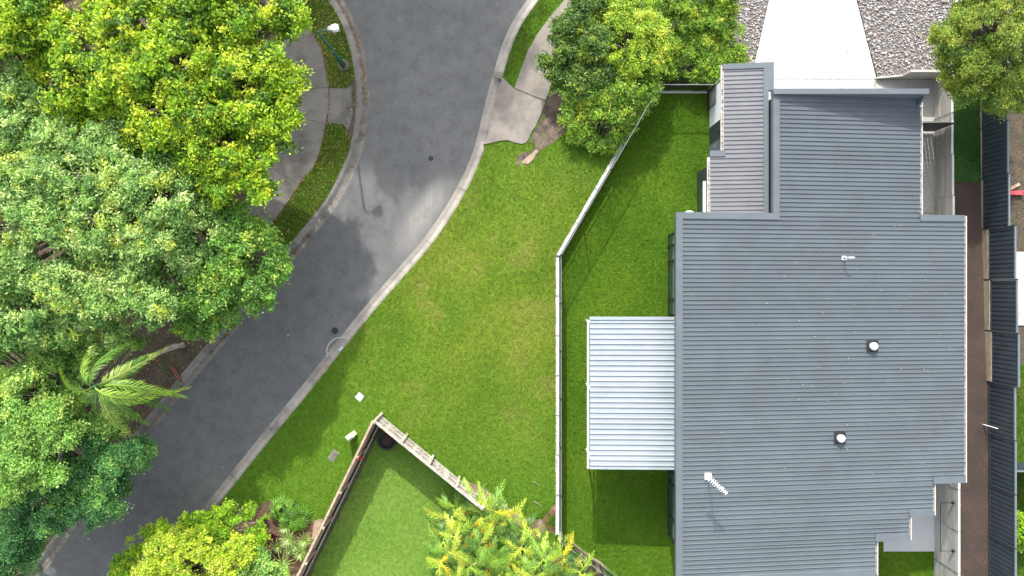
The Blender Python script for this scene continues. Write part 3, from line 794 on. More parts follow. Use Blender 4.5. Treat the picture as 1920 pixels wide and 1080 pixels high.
for i, u in enumerate(np.linspace(-.3, .58, 9)):
    L = .26-.012*i; c = top_+dr*float(u)
    MB().tube([c-sd*L*.5+Vector((0,0,.01)), c+sd*L*.5+Vector((0,0,.01))], .015, 5).build('element', M['white_paint'], t)
MB().tube([Vector((0,0,1.4))-Vector((0,0,0)), Vector((0,0,1.4))+dr*.28+sd*.1, top_+dr*.3], .012, 6).build('brace', M['white_paint'], t)
# hot water cylinder in the corner
c = W2(1300, 408, 1.0)
t = thing('water_cylinder', 'white round-topped water cylinder tucked behind the main roof edge', 'water heater', (8.35, 3.35, 0))
MB().lathe((0,0), [(.30,0),(.30,1.45),(.27,1.55),(.15,1.61),(.02,1.62)], 24).build('tank', M['white_paint'], t, True)
MB().tube([(.3,0,.4),(.45,0,.4)], .02, 6).build('pipe', M['galv'], t)

# ------------------------------------------------------------------ pale sleeper wall with black fence on it
def along(A, B):
    A = Vector((*A, 0)); B = Vector((*B, 0)); d = (B-A); return A, d.normalized(), d.length
def sleeper_wall(name, lab, A, B, z0f, z1, mat, th=.11, bay=2.0, hgt=.2):
    A, d, L = along(A, B); n = Vector((-d.y, d.x, 0))
    t = thing(name, lab, 'retaining wall', A)
    nb = max(1, round(L/bay)); bl = L/nb
    for i in range(nb):
        z = z1
        while z > z0f+.02:
            zb = max(z-hgt+.006, z0f)
            a = d*(i*bl+.035); b = d*((i+1)*bl-.035)
            MB().bar(a+Vector((0,0,(z+zb)/2)), b+Vector((0,0,(z+zb)/2)), th, z-zb).build('sleeper', mat, t)
            z -= hgt
    for i in range(nb+1):
        MB().bar(d*(i*bl)+Vector((0,0,z0f)), d*(i*bl)+Vector((0,0,z1+.012)), .16 if i in (0,nb) else .13, .07, up=tuple(d)).build('post', M['galv'], t)
    return t
sleeper_wall('pale_sleeper_wall', 'long white concrete sleeper wall running straight down beside the lawn', WALLw[1], WALLw[2], -.05, .56, M['sleeper_white'], .15)
sleeper_wall('pale_sleeper_wall', 'slanting white concrete sleeper wall below the shrubs', WALLw[0], WALLw[1], -.05, .56, M['sleeper_white'], .15)
EC = W2(1160, 1087, .4); EC2 = W2(1290, 1185, .4)
low_end = WALLw[2]
sleeper_wall('low_sleeper_wall', 'low dark sleeper wall under the diagonal black fence by the palms', low_end, EC2, -.15, .05, M['timber_brown'], .08)

picket = MB().box(-.008,.008,-.008,.008,0,1.0).mesh('picket')
def bar_fence(name, lab, A, B, z, off, hgt=1.15, bay=2.4, grp='black tubular fences round the house lawn'):
    A, d, L = along(A, B); n = Vector((-d.y, d.x, 0)); A = A+n*off
    t = thing(name, lab, 'fence', A+Vector((0,0,z)), 0, grp)
    nb = max(1, round(L/bay)); bl = L/nb
    for i in range(nb+1):
        m_ = MB().bar(d*(i*bl)+Vector((0,0,-.05)), d*(i*bl)+Vector((0,0,hgt+.06)), .05, .05, up=tuple(d)); m_.build('post', M['black_metal'], t)
    for i in range(nb):
        a = d*(i*bl+.03); b = d*((i+1)*bl-.03)
        pn = empty('panel'); pn.parent = t
        for zz in (.10, hgt):
            MB().bar(a+Vector((0,0,zz)), b+Vector((0,0,zz)), .034, .034).build('rail', M['rail_metal'], pn)
        k = int((b-a).length/.095); pk = MB()
        for j in range(1, k):
            q = a+(b-a)*(j/k); pk.box(q.x-.008, q.x+.008, q.y-.008, q.y+.008, .10, hgt-.02)
        o = pk.build('pickets', M['black_metal'], pn); o['kind'] = 'stuff'
    return t
bar_fence('tubular_fence', 'black tubular fence on top of the straight white wall', WALLw[1], WALLw[2], .57, .10)
bar_fence('tubular_fence', 'black tubular fence on top of the slanting white wall', WALLw[0], WALLw[1], .57, .10)
bar_fence('tubular_fence', 'black tubular fence running diagonally behind the cane palms', low_end, EC2, .06, 0.0)
TF0 = W2(1229, 172, .1); TF1 = W2(1327, 172, .1)
bar_fence('tubular_fence', 'short black tubular fence below the shrubs at the top of the lawn', TF0, TF1, .03, 0.0, 1.25)
MB_ = thing('edging_board', 'pale edging strip under the short top fence', 'edging', (TF0[0], TF0[1], 0))
L_ = TF1[0]-TF0[0]
MB().box(0, L_, -.05, .05, -.05, .10).build('board', M['sleeper_white'], MB_)
bar_fence('tubular_fence', 'short black fence return running up to the front wing', W2(1327,172,.1), W2(1352,140,.4), .03, 0, 1.25, 1.3)
# open gate leaf against the white wall
gt = thing('garden_gate', 'narrow black barred gate leaf standing open against the white wall', 'gate', (9.60, 8.72, .04))
for (a, b) in (((0,0,.05),(0,.92,.05)), ((0,0,1.25),(0,.92,1.25)), ((0,0,.05),(0,0,1.25)), ((0,.92,.05),(0,.92,1.25))):
    MB().bar(a, b, .045, .045, up=(1,0,0)).build('frame_rail', M['black_metal'], gt)
for i in range(1, 10):
    MB().bar((0,i*.092,.06),(0,i*.092,1.24), .02, .02, up=(1,0,0)).build('bar', M['black_metal'], gt)

# ------------------------------------------------------------------ concrete sleeper wall on the right with the stepped top
sw = thing('stepped_sleeper_wall', 'tall grey concrete sleeper wall stepping along the right of the house', 'retaining wall', (WX, 0, 0))
py0 = 10.24; posts = [8.28-1.96*n for n in range(-1, 13)]
edges = [py0] + posts[1:] if posts[0] > py0 else [py0]+posts
for i in range(len(edges)-1):
    ya, yb = edges[i], edges[i+1]; ztop = round((tz((ya+yb)/2)+.07)/.05)*.05
    nn = int(math.ceil(ztop/.2)); hh = ztop/nn
    for k in range(nn):
        MB().box(0, .09, yb+.03, ya-.03, k*hh+.004, (k+1)*hh-.004).build('sleeper', M['sleeper'], sw)
    MB().box(-.012, .11, yb-.03, yb+.03, 0, ztop+.01).build('post', M['galv'], sw)
    MB().box(.0, .10, yb+.03, ya-.03, ztop-.003, ztop+.012).build('coping', M['sleeper_white'], sw)
# return wall holding the gravel
rw = thing('gravel_return_wall', 'short concrete sleeper wall holding back the pebble bed', 'retaining wall', (18.9, 10.25, 0))
for k in range(6):
    MB().box(0 if k < 3 else .0, 1.93, 0, .1, k*.2+.003, k*.2+.197).build('sleeper', M['sleeper'], rw)
MB().hexa([(-1.05,0,0),(-.01,0,0),(-.01,.08,0),(-1.05,.08,0),(-1.05,0,.16),(-.01,0,.55),(-.01,.08,.55),(-1.05,.08,.16)]).build('end_panel', M['sleeper'], rw)
# side gate
gy = W2(0, 247, 0)[1]
gx0, gx1 = 17.9, WX-.03
sg = thing('side_gate', 'dark slatted side gate between the garage and the sleeper wall', 'gate', (gx0, gy, .03))
nsl = 16
for i in range(nsl):
    a = (gx1-gx0)*i/nsl
    MB().box(a+.01, a+(gx1-gx0)/nsl-.012, -.012, .012, .06, 1.78).build('slat', M['black_metal'], sg)
for zz in (.15, 1.65): MB().box(0, gx1-gx0, .014, .05, zz, zz+.05).build('rail', M['rail_metal'], sg)

# folding clothesline on the sleeper wall
ct = tz(-11)+.02
cl = thing('clothesline', 'fold-down wall clothesline frame over the side path', 'clothesline', (WX, -11.2, ct-.25))
ya, yb = 1.13, -1.13
for (a, b) in (((-.02,ya,0),(-.66,ya,.02)), ((-.02,yb,0),(-.66,yb,.02)), ((-.66,ya,.02),(-.66,yb,.02))):
    MB().tube([a, b], .014, 8).build('frame_arm', M['black_metal'], cl)
for yy in (ya, yb): MB().box(-.10, -.002, yy-.05, yy+.05, -.05, .05).build('bracket', M['black_metal'], cl)
for u in (.14, .27, .40, .53):
    MB().tube([(-.02-u, ya, .005), (-.02-u, yb, .005)], .0025, 4).build('line', M['galv'], cl)

# ------------------------------------------------------------------ steel panel fence on the right boundary
sf = thing('steel_fence', 'long blue-black ribbed steel fence along the right boundary', 'fence', (FX, 0, 1.4))
PW = 2.37
def fsheet(w):
    prof = []; n = 11; p = w/n
    for i in range(n):
        y = -p*i; prof += [(y, 0), (y-p*.62, 0), (y-p*.72, .032), (y-p*.92, .032)]
    prof.append((-w, 0)); return prof
prof = fsheet(PW-.07)
mbp = MB(); N = len(prof)
for z in (.0, 1.62): mbp.v += [(-.016+d, y, z) for y, d in prof]
for i in range(N-1): mbp.f.append((i, i+1, N+i+1, N+i))
fs_mesh = mbp.mesh('sheet'); fs_mesh.materials.append(M['fence_steel'])
y = 14.6; i = 0
while y > -17:
    yc = y-PW/2; py_ = 540-yc*F/32.4
    base = tz(yc)-1.4 + (.12 if yc > 2.8 else (.40 if yc > -4.2 else .10))
    o = bpy.data.objects.new('sheet', fs_mesh); COL.objects.link(o); o.parent = sf; o.location = (0, y-.035, base)
    MB().box(-.035, .035, y-PW+.03, y-.03, base+1.6, base+1.66).build('top_rail', M['fence_rail'], sf)
    MB().box(-.035, .035, y-PW+.03, y-.03, base-.03, base+.03).build('bottom_rail', M['fence_steel'], sf)
    MB().box(-.04, .04, y-.03, y+.03, base-.5, base+1.665).build('post', M['fence_steel'], sf)
    if yc > -4.2:
        b0 = tz(yc)-1.4-.06
        MB().box(-.05 if yc > 2.8 else -.06, .03, y-PW+.04, y-.04, b0, base-.035).build('plinth_sleeper', M['timber_sleeper'], sf)
    y -= PW; i += 1
# steel cross fence on the neighbour's side
yx = (540-875)*(H-2.4)/F
cf = thing('cross_fence', 'steel fence branching off to the right beyond the boundary fence', 'fence', (FX+.08, yx, 1.56))
mbp = MB()
for z in (.05, 1.6): mbp.v += [(-yy, -d, z) for yy, d in prof]
for i in range(N-1): mbp.f.append((i, N+i, N+i+1, i+1))
for k in range(2):
    o = mbp.build('sheet', M['fence_steel'], cf); o.location = (k*2.37, 0, 0)
    MB().box(k*2.37, k*2.37+2.34, -.03, .03, 1.6, 1.66).build('top_rail', M['fence_rail'], cf)
# white stake leaning on the fence, red toy, dark tool beyond the fence
st = thing('white_stake', 'thin white stake poking from the soil by the steel fence', 'stake', (FX-.24, -6.35, tz(-6.3)))
MB().tube([(0,0,.0),(.16,-.05,.75)], .022, 8).build('stick', M['white_paint'], st)
p = W2(1903, 361, 2.0)
rt = thing('red_toy_scooter', 'small pinkish red plastic toy lying beyond the steel fence', 'toy', (23.6, 4.45, 1.56))
MB().box(-.35,.3,-.09,.09,.06,.14).build('deck', M['pink_red'], rt)
for s in (-.26, .22): MB().tube([(s,-.1,.07),(s,.1,.07)], .07, 12).build('wheel', M['pink_red'], rt)
MB().tube([(.28,0,.1),(.42,.12,.55)], .03, 8).build('handle', M['pink_red'], rt)
bp_ = thing('timber_offcut', 'short brown timber offcut beside the red toy', 'timber', (23.55, 4.75, 1.56), .5)
MB().box(-.25,.25,-.06,.06,0,.07).build('plank', M['timber_brown'], bp_)

# ------------------------------------------------------------------ timber paling fences
pal_mesh = MB().box(-.048,.048,-.009,.009,0,1).mesh('paling'); pal_mesh.materials.append(M['timber_pale'])
palg_mesh = MB().box(-.048,.048,-.009,.009,0,1).mesh('paling'); palg_mesh.materials.append(M['timber_grey'])
palb_mesh = MB().box(-.048,.048,-.009,.009,0,1).mesh('paling'); palb_mesh.materials.append(M['timber_brown'])
def paling_fence(lab, A, B, zfun, hgt, rails_side, pm, mat, bay=1.75):
    A, d, L = along(A, B); n = Vector((-d.y, d.x, 0))*rails_side
    t = thing('paling_fence', lab, 'fence', A, math.atan2(d.y, d.x))
    sgn = rails_side
    nb = max(1, round(L/bay)); bl = L/nb
    zt = max(zfun(*(A+d*(L*s/8)).xy) for s in range(9))+hgt
    k = int(L/.104)
    for j in range(k):
        s = (j+.5)*.104; w = A+d*s; zb = zfun(w.x, w.y)-.02
        o = bpy.data.objects.new('paling', random.choice(pm)); COL.objects.link(o); o.parent = t
        h = zt-zb+random.uniform(-.012, .012)
        o.location = (s, random.uniform(-.003, .003), zb); o.scale = (1, 1, h); o.rotation_euler = (0, random.uniform(-.006, .006), 0)
    for i in range(nb+1):
        s = min(max(i*bl, .05), L-.05); w = A+d*s; zb = zfun(w.x, w.y)
        MB().box(s-.05, s+.05, sgn*.06 if sgn > 0 else -.14, .14 if sgn > 0 else -.06, zb-.1, zt+.03).build('post', mat, t)
    for i in range(nb):
        for zz in (.22, .80, hgt-.10):
            w = A+d*(i*bl+bl/2); zb = zt-hgt
            MB().box(i*bl+.052, (i+1)*bl-.052, (.012 if sgn > 0 else -.052), (.052 if sgn > 0 else -.012), zb+zz-.035, zb+zz+.035).build('rail', mat, t)
        MB().box(i*bl, (i+1)*bl-.006, -.05, .05, zt+.006+.0, zt+.026).build('capping', mat, t)
    return t
FA = W2(713, 776, .42); FB = W2(908, 936, .5); FC = W2(520, 1195, .45)
fl = np.array(W2(608, 992, .42)); FCv = tuple(np.array(FA)+(fl-np.array(FA))*1.75)
paling_fence('bleached timber paling fence running down to the cane palms', FA, FB, gz1, 1.52, 1, [pal_mesh, palg_mesh, palg_mesh, palg_mesh], M['timber_pale'])
paling_fence('brown timber paling fence running down past the garden bed', FA, FCv, lambda x, y: min(gz1(x, y), YZ), 1.62, 1, [palb_mesh], M['timber_brown'])
# pale sleeper edging inside the brown fence
A, d, L = along(FA, FCv); n = Vector((-d.y, d.x, 0))
ed = thing('yard_edging', 'pale timber edging inside the brown paling fence', 'edging', A+n*.19, math.atan2(d.y, d.x))
nb = 6
for i in range(nb):
    MB().box(i*L/nb+.25, (i+1)*L/nb+.22, -.03, .03, .45, YZ+.10).build('board', M['timber_pale'], ed)
sheet('yard_edge_mulch', [tuple((A+d*.2+n*.02).xy), tuple((A+d*L+n*.02).xy), tuple((A+d*L+n*.42).xy)]+[tuple((A+d*(L*s)+n*(.36+.08*random.random())).xy) for s in np.linspace(.97, .05, 30)], YZ+.012, M['litter_soil'], 0, 'dark mulch strip along the inside of the brown paling fence')

# ------------------------------------------------------------------ small things on the lawn and road
def small(name, lab, cat, px, py, zf=None, rz_=0, grp=None):
    x, y = W2(px, py, .25); z = gz1(x, y)+.005 if zf is None else zf
    return thing(name, lab, cat, (x, y, z), rz_, grp)
t = small('pit_lid', 'square white concrete pit lid set in the lawn', 'pit lid', 675, 744, rz_=math.radians(48))
MB().box(-.17,.17,-.17,.17,-.02,.03).build('lid', M['sleeper_white'], t); MB().box(-.19,.19,-.19,.19,-.04,.012).build('frame', M['kerb'], t)
t = small('service_pillar', 'pale green plastic service pillar beside the brown paling fence', 'service pillar', 664, 812, rz_=math.radians(38))
MB().hexa([(-.17,-.12,-.05),(.17,-.12,-.05),(.17,.12,-.05),(-.17,.12,-.05),(-.15,-.11,.75),(.15,-.11,.75),(.15,.11,.75),(-.15,.11,.75)]).build('body', M['green_box'], t)
MB().hexa([(-.19,-.14,.751),(.19,-.14,.751),(.19,.14,.751),(-.19,.14,.751),(-.12,-.06,.86),(.12,-.06,.86),(.12,.06,.86),(-.12,.06,.86)]).build('cap', M['green_box'], t)
t = small('meter_box', 'grey rectangular meter box lid near the brown paling fence', 'meter box', 627, 853, rz_=math.radians(52))
MB().box(-.27,.27,-.17,.17,-.03,.02).build('frame', M['kerb'], t); MB().box(-.22,.22,-.12,.12,.0,.032).build('lid', M['path'], t)
MB().box(.05,.12,-.02,.02,.032,.04).build('catch', M['iron'], t)
x, y = W2(727, 824, YZ)
t = thing('planter_ring', 'round dark plastic tub in the yard fence corner', 'tub', (x, y, YZ))
MB().lathe((0,0), [(.44,0),(.47,.22),(.44,.24),(.38,.20),(.36,.09),(.02,.08)], 28).build('rim', M['rubber'], t, True)
MB().lathe((0,0), [(.355,.085),(.25,.11),(.02,.115)], 24).build('soil_fill', M['soil'], t, True)
x, y = W2(677, 858, YZ)
t = thing('red_ball', 'small red ball lying against the brown paling fence', 'ball', (x, y, YZ+.02))
bm = MB(); bm.lathe((0,0), [(.11*math.sin(a), .11-.11*math.cos(a)) for a in np.linspace(.05, math.pi-.05, 12)], 16); bm.build('ball_skin', M['red'], t, True)
for (px, py, r, lab) in ((808, 297, .10, 'small round iron valve cover in the upper road'), (628, 620, .145, 'round black iron cover near the lawn-side kerb')):
    x, y = W2(px, py); t = thing('valve_cover', lab, 'valve cover', (x, y, .001), 0, 'iron covers in the road')
    MB().lathe((0,0), [(r+.02,-.01),(r+.02,.004)], 24).build('ring', M['iron'], t); MB().lathe((0,0), [(r,-.005),(r*.96,.009),(r*.5,.012),(.01,.012)], 24).build('lid', M['iron'], t)
# chalk arc and litter
arc = MB(); cx, cy = W2(640, 660); R_ = .72
pts = [(cx+R_*math.cos(a), cy+R_*math.sin(a)) for a in np.linspace(math.radians(62), math.radians(200), 24)]
for i in range(23):
    w = .022
    d0 = np.array(pts[i])-(cx, cy); d1 = np.array(pts[i+1])-(cx, cy); d0 /= np.linalg.norm(d0); d1 /= np.linalg.norm(d1)
    q = [np.array(pts[i])-d0*w, np.array(pts[i])+d0*w, np.array(pts[i+1])+d1*w, np.array(pts[i+1])-d1*w]
    arc.add([(v[0], v[1], .004) for v in q], [(0,1,2,3)])
tag(arc.build('chalk_arc', M['chalk']), 'pale chalk arc drawn on the road beside the kerb', 'marking')
x, y = W2(612, 686, .12); t = thing('yellow_marker', 'small round tan marker disc on the kerb', 'marker', (x, y, .122))
MB().lathe((0,0), [(.12,-.005),(.11,.012),(.02,.018)], 18).build('disc', M['timber_sleeper'], t)
x, y = W2(639, 654, .12); t = thing('paint_mark', 'pale blue paint mark on the kerb top', 'marking', (x, y, .127), math.radians(40))
MB().box(-.14,.14,-.05,.05,-.006,.002).build('mark', surf('pale_blue_paint', (.32,.42,.5), (.45,.55,.62), 9, .8), t)
x, y = W2(541, 628); t = thing('crushed_packet', 'small blue and tan crushed packet lying on the road', 'litter', (x, y, .004), .6)
MB().hexa([(-.09,-.03,0),(.05,-.04,0),(.06,.05,0),(-.08,.04,0),(-.07,-.02,.03),(.04,-.03,.02),(.05,.03,.03),(-.06,.03,.02)]).build('wrapper', M['blue'], t)
MB().hexa([(.07,-.10,0),(.17,-.08,0),(.16,-.02,0),(.08,-.03,0),(.08,-.09,.02),(.15,-.07,.03),(.15,-.03,.02),(.09,-.04,.02)]).build('flap', M['timber_sleeper'], t)

# ------------------------------------------------------------------ street lamp
bx, by = W2(644, 122, .12)
lp = thing('street_lamp', 'green street lamp post with a white head beside the footpath', 'street lamp', (bx, by, .12))
MB().lathe((0,0), [(.30,-.05),(.29,.02),(.26,.03)], 20).build('footing', M['path'], lp)
MB().lathe((0,0), [(.125,.0),(.125,1.05),(.10,1.12),(.072,1.2),(.058,4.35)], 14).build('post', M['lamp_green'], lp, True)
MB().box(-.03,.03,-.135,-.124,.4,.8).build('access_door', M['lamp_green'], lp)
ad = Vector((.62, .12, 0)).normalized()
MB().tube([Vector((0,0,4.3)), Vector((0,0,4.42))+ad*.05, Vector((0,0,4.46))+ad*.2, Vector((0,0,4.47))+ad*.42], .03, 8).build('arm', M['lamp_green'], lp, True)
hd = MB(); c0 = Vector((0,0,4.47))
def headring(u, w, zt, zb):
    s = Vector((-ad.y, ad.x, 0)); c = c0+ad*u
    return [c-s*w+Vector((0,0,zb)), c+s*w+Vector((0,0,zb)), c+s*w*.8+Vector((0,0,zt)), c-s*w*.8+Vector((0,0,zt))]
rings = [headring(.40,.05,.05,-.04), headring(.46,.10,.09,-.06), headring(.60,.12,.10,-.07)]
for r in rings: hd.v += [tuple(v) for v in r]
for i in range(2):
    for k in range(4): hd.f.append((i*4+k, i*4+(k+1)%4, (i+1)*4+(k+1)%4, (i+1)*4+k))
hd.f += [(3,2,1,0), (8,9,10,11)]
hd.build('head_neck', M['galv'], lp)
hd = MB(); rings = [headring(.605,.135,.10,-.08), headring(.66,.155,.12,-.09), headring(.82,.155,.12,-.09), headring(.90,.12,.08,-.07)]
for r in rings: hd.v += [tuple(v) for v in r]
for i in range(3):
    for k in range(4): hd.f.append((i*4+k, i*4+(k+1)%4, (i+1)*4+(k+1)%4, (i+1)*4+k))
hd.f += [(3,2,1,0), (12,13,14,15)]
hd.build('head_cover', M['white_paint'], lp)
MB().box(-.012,.012,-.08,-.07,2.0,2.22).build('number_plate', M['white_paint'], lp)

# ------------------------------------------------------------------ foliage
def unit(a): return a/np.maximum(np.linalg.norm(a, axis=1, keepdims=True), 1e-9)
def leaves(C, Nrm, Ln, Wd, col, axis=None, fold=.18):
    """diamond leaves with a folded midrib: C centres, Nrm facing, sizes, colour -> verts, tris, colours"""
    n = len(C)
    if axis is None: axis = rng.normal(size=(n, 3))
    a = unit(axis-(axis*Nrm).sum(1, keepdims=True)*Nrm); b = np.cross(Nrm, a)
    Ln = np.broadcast_to(Ln, n)[:, None]; Wd = np.broadcast_to(Wd, n)[:, None]
    base = C-a*Ln*.5; tip = C+a*Ln*.5-Nrm*Ln*.12
    l = C-a*Ln*.06+b*Wd*.5+Nrm*Wd*fold; r = C-a*Ln*.06-b*Wd*.5+Nrm*Wd*fold
    V = np.stack([base, r, tip, l], 1).reshape(-1, 3)
    i = np.arange(n)[:, None]*4
    T = np.concatenate([i+np.array([[0, 1, 2]]), i+np.array([[0, 2, 3]])], 1).reshape(-1, 3)
    return V, T, np.repeat(col, 4, 0)

def lobes_px(L):
    out = []
    for (px, py, rp, z) in L:
        r = rp*(H-z)/F; c = np.array(W(px, py, z-.45*r)); out.append((c, r*.8))
        m = 6 if r > .7 else 4
        for k in range(m):          # leafy boughs bulging from the lobe
            a = 2*math.pi*(k+random.random()*.8)/m; e = random.uniform(.0, 1.15)
            d = np.array((math.cos(a)*math.cos(e), math.sin(a)*math.cos(e), math.sin(e)*.75))
            out.append((c+d*r*random.uniform(.5, .68), r*random.uniform(.36, .5)))
    return out

def crown_mesh(name, lobes, pal, leaf=(.13, .065), cov=.92, sub=(.17, .32), flat=.62, up=1.0):
    """every lobe carries many small leaf clumps; buried clumps are skipped. pal: list of (rgb, weight)"""
    cols = np.array([p[0] for p in pal]); wts = np.array([p[1] for p in pal], float); wts /= wts.sum()
    CC = np.array([c for c, r in lobes]); RR = np.array([r for c, r in lobes])
    SP, SR, SD, SL_ = [], [], [], []
    for li, (c, r) in enumerate(lobes):
        rs0 = (sub[0]+sub[1])/2
        n = max(8, int(2.0*2*math.pi*r*r*.8/(math.pi*rs0*rs0)))
        d = unit(rng.normal(size=(n, 3))); d[:, 2] = np.where(d[:, 2] < -.3, -d[:, 2], d[:, 2])
        rad = np.where(rng.random(n) < .85, 1.12-np.abs(rng.normal(size=n))*.24, rng.uniform(.35, .75, n))
        # ragged reach: some shoots stand out, some hollows fall back
        rad *= 1+.22*np.sin(d[:, 0]*6+c[0]*5+1)*np.cos(d[:, 1]*6+c[1]*4)*np.sin(d[:, 2]*5+c[2])
        P = c+d*(rad*r)[:, None]*np.array([1, 1, flat])
        # skip clumps buried well inside another lobe
        q = (P[:, None]-CC[None])/np.array([1, 1, flat]); dist = np.linalg.norm(q, axis=2)/RR[None]; dist[:, li] = 9
        gx = 1.7*P[:, 0]+1.3*np.sin(.9*P[:, 1]); gy = 1.9*P[:, 1]+1.1*np.sin(.8*P[:, 0])
        hole = (np.sin(gx)*np.sin(gy) > .58) & (rng.random(n) < .9)          # gaps between boughs
        keep = (dist.min(1) > .74) & ~hole
        P = P[keep]; SP.append(P); SD.append(d[keep]); SR.append(rng.uniform(*sub, len(P))*rng.uniform(.75, 1.1, len(P))); SL_.append(np.full(len(P), li))
    SP = np.concatenate(SP); SD = np.concatenate(SD); SR = np.concatenate(SR); SL_ = np.concatenate(SL_)
    k = np.maximum(8, (cov*2*math.pi*SR**2*rng.uniform(.7, 1.2, len(SR))/(leaf[0]*leaf[1]*.5)).astype(int))
    kk = F/(H-SP[:, 2]); px = 960+SP[:, 0]*kk; py = 540-SP[:, 1]*kk
    far = (px < -60) | (px > 1980) | (py < -60) | (py > 1140)
    k = np.where(far, (k*.25).astype(int)+3, k); big = np.where(far, 1.9, 1.0)
    idx = np.repeat(np.arange(len(SP)), k); n = len(idx)
    q = unit(rng.normal(size=(n, 3))); q[:, 2] = np.where(q[:, 2] < -.2, -q[:, 2], q[:, 2])
    shoot = unit(SD*.6+np.array([0, 0, .35])+rng.normal(size=SD.shape)*.7)      # each clump is a leafy shoot, longer than wide
    along_ = rng.normal(size=(n, 1))*.62*SR[idx][:, None]
    ctr = SP[idx]+shoot[idx]*along_+rng.normal(size=(n, 3))*(.46*SR[idx])[:, None]*np.array([1, 1, .7])
    nr = unit(q*.35+SD[idx]*.25+np.array([0, 0, up])+rng.normal(size=(n, 3))*.45)
    ci = rng.choice(len(cols), len(SP), p=wts)
    base = cols[ci]*rng.uniform(.88, 1.12, (len(SP), 1))
    col = base[idx]*rng.uniform(.72, 1.28, (n, 1))
    swap = rng.random(n) < .12
    col[swap] = cols[rng.choice(len(cols), int(swap.sum()), p=wts)]
    sz = rng.uniform(.7, 1.4, n)*big[idx]
    V, T, Cc = leaves(ctr, nr, leaf[0]*sz, leaf[1]*sz, np.clip(col, 0.003, .9), axis=q+shoot[idx]*.6+rng.normal(size=(n, 3))*.5)
    return V, T, Cc, SP, SL_

def tree(name, lab, cat, base, L, pal, trunk_r=.16, grp=None, origin_z=.1, **kw):
    lobes = lobes_px(L) if len(L[0]) == 4 else L
    o = thing(name, lab, cat, (base[0], base[1], origin_z), 0, grp)
    B = np.array((base[0], base[1], origin_z))
    V, T, Cc, SP, SL_ = crown_mesh(name, lobes, pal, **kw)
    me = tri_mesh('crown', V-B, T, Cc); link('crown', me, M['leaf'], o)
    # trunk, limbs reaching every lobe, twigs reaching every clump
    cen = np.mean([c for c, r in lobes], 0); top = cen[2]
    fork = np.array((base[0]*.75+cen[0]*.25, base[1]*.75+cen[1]*.25, origin_z+(top-origin_z)*.42))
    mb = MB(); mb.tube([(0,0,-.1), tuple((fork-B)*.5+rng.normal(size=3)*.05), tuple(fork-B)], [trunk_r*1.25, trunk_r, trunk_r*.8], 9)
    mb.build('trunk', M['bark'], o, True)
    mb = MB()
    for li, (c, r) in enumerate(lobes):
        a = fork-B; e = c-B; m1 = a*.5+e*.5+np.array((0, 0, .15*r))+rng.normal(size=3)*.12
        mb.tube([tuple(a), tuple(m1), tuple(e)], [trunk_r*.45, trunk_r*.3, trunk_r*.2], 6)
        for s in SP[SL_ == li]:
            if rng.random() < .35:
                t_ = s-B; md = e*.5+t_*.5+rng.normal(size=3)*.07
                mb.tube([tuple(e), tuple(md), tuple(t_+np.array((0, 0, .05)))], [trunk_r*.13, trunk_r*.09, .006], 4, cap=False)
    mb.build('limbs', M['bark'], o, True)
    return o

YG = [((.38,.54,.02), 4), ((.27,.46,.02), 4), ((.57,.66,.05), 2.4), ((.14,.30,.02), 3), ((.07,.17,.015), 1.6)]
GG = [((.24,.43,.11), 4), ((.35,.53,.17), 3.4), ((.13,.27,.07), 3), ((.54,.67,.27), 1.8), ((.44,.54,.09), 1.2)]
MG = [((.20,.42,.07), 4), ((.13,.28,.055), 3.5), ((.30,.52,.085), 2.2), ((.48,.60,.11), 1.1)]
BG = [((.25,.47,.10), 4), ((.35,.57,.14), 3), ((.14,.30,.065), 2.5), ((.52,.66,.17), 1.6)]
DG = [((.10,.28,.085), 4), ((.065,.19,.06), 3.5), ((.17,.38,.095), 2), ((.25,.46,.10), 1)]
LG = [((.38,.53,.04), 4), ((.26,.43,.03), 3), ((.52,.60,.08), 2.4), ((.15,.28,.025), 2)]
SG = [((.29,.47,.04), 4), ((.18,.34,.035), 4), ((.46,.56,.06), 2), ((.08,.18,.02), 2)]
GOLD = [((.52,.63,.05), 4), ((.42,.57,.04), 3.4), ((.64,.70,.14), 2), ((.25,.43,.03), 2.4)]
HEDGE = [((.22,.43,.018), 4), ((.33,.52,.022), 3), ((.13,.28,.018), 2), ((.44,.56,.035), 1.2)]

GRP = 'trees massed left of the road'
tree('yellow_green_tree', 'largest tree with bright yellow-green leaves overhanging the footpath', 'tree', W2(400,190), [
    (545,35,40,6.40),(500,15,50,6.70),(440,35,60,7.10),(345,25,75,7.45),(250,45,70,7.55),(160,95,58,7.40),(245,130,70,7.50),(330,110,70,7.50),(355,190,70,7.30),(440,140,50,7.00),(505,120,45,6.60),
    (530,155,40,6.30),(525,205,42,6.20),(460,210,55,6.70),(515,262,40,6.05),(480,300,48,6.20),(400,275,60,6.70),(490,345,36,5.90),(420,340,48,6.30),(300,225,58,7.10),(135,170,40,7.10),(120,195,30,6.90),(400,-50,80,7.55),(280,-60,85,7.55),(480,-60,60,7.00),(390,70,60,6.80),(290,-10,60,7.10),(200,30,60,7.00),(110,120,50,6.70),(200,200,60,6.60),(260,280,50,6.40),(350,300,55,6.10),(450,270,50,5.90),(440,90,45,6.30),(90,150,40,6.50)],
    YG, .26, GRP, leaf=(0.138,0.073))
tree('yellow_green_tree', 'smaller yellow-green tree in the top left corner', 'tree', W2(150,40), [
    (45,25,62,7.70),(95,50,38,7.40),(15,70,48,7.50),(60,-40,70,7.70),(180,-50,60,7.50),(-50,40,70,7.60)], YG, .2, GRP, leaf=(0.138,0.073))
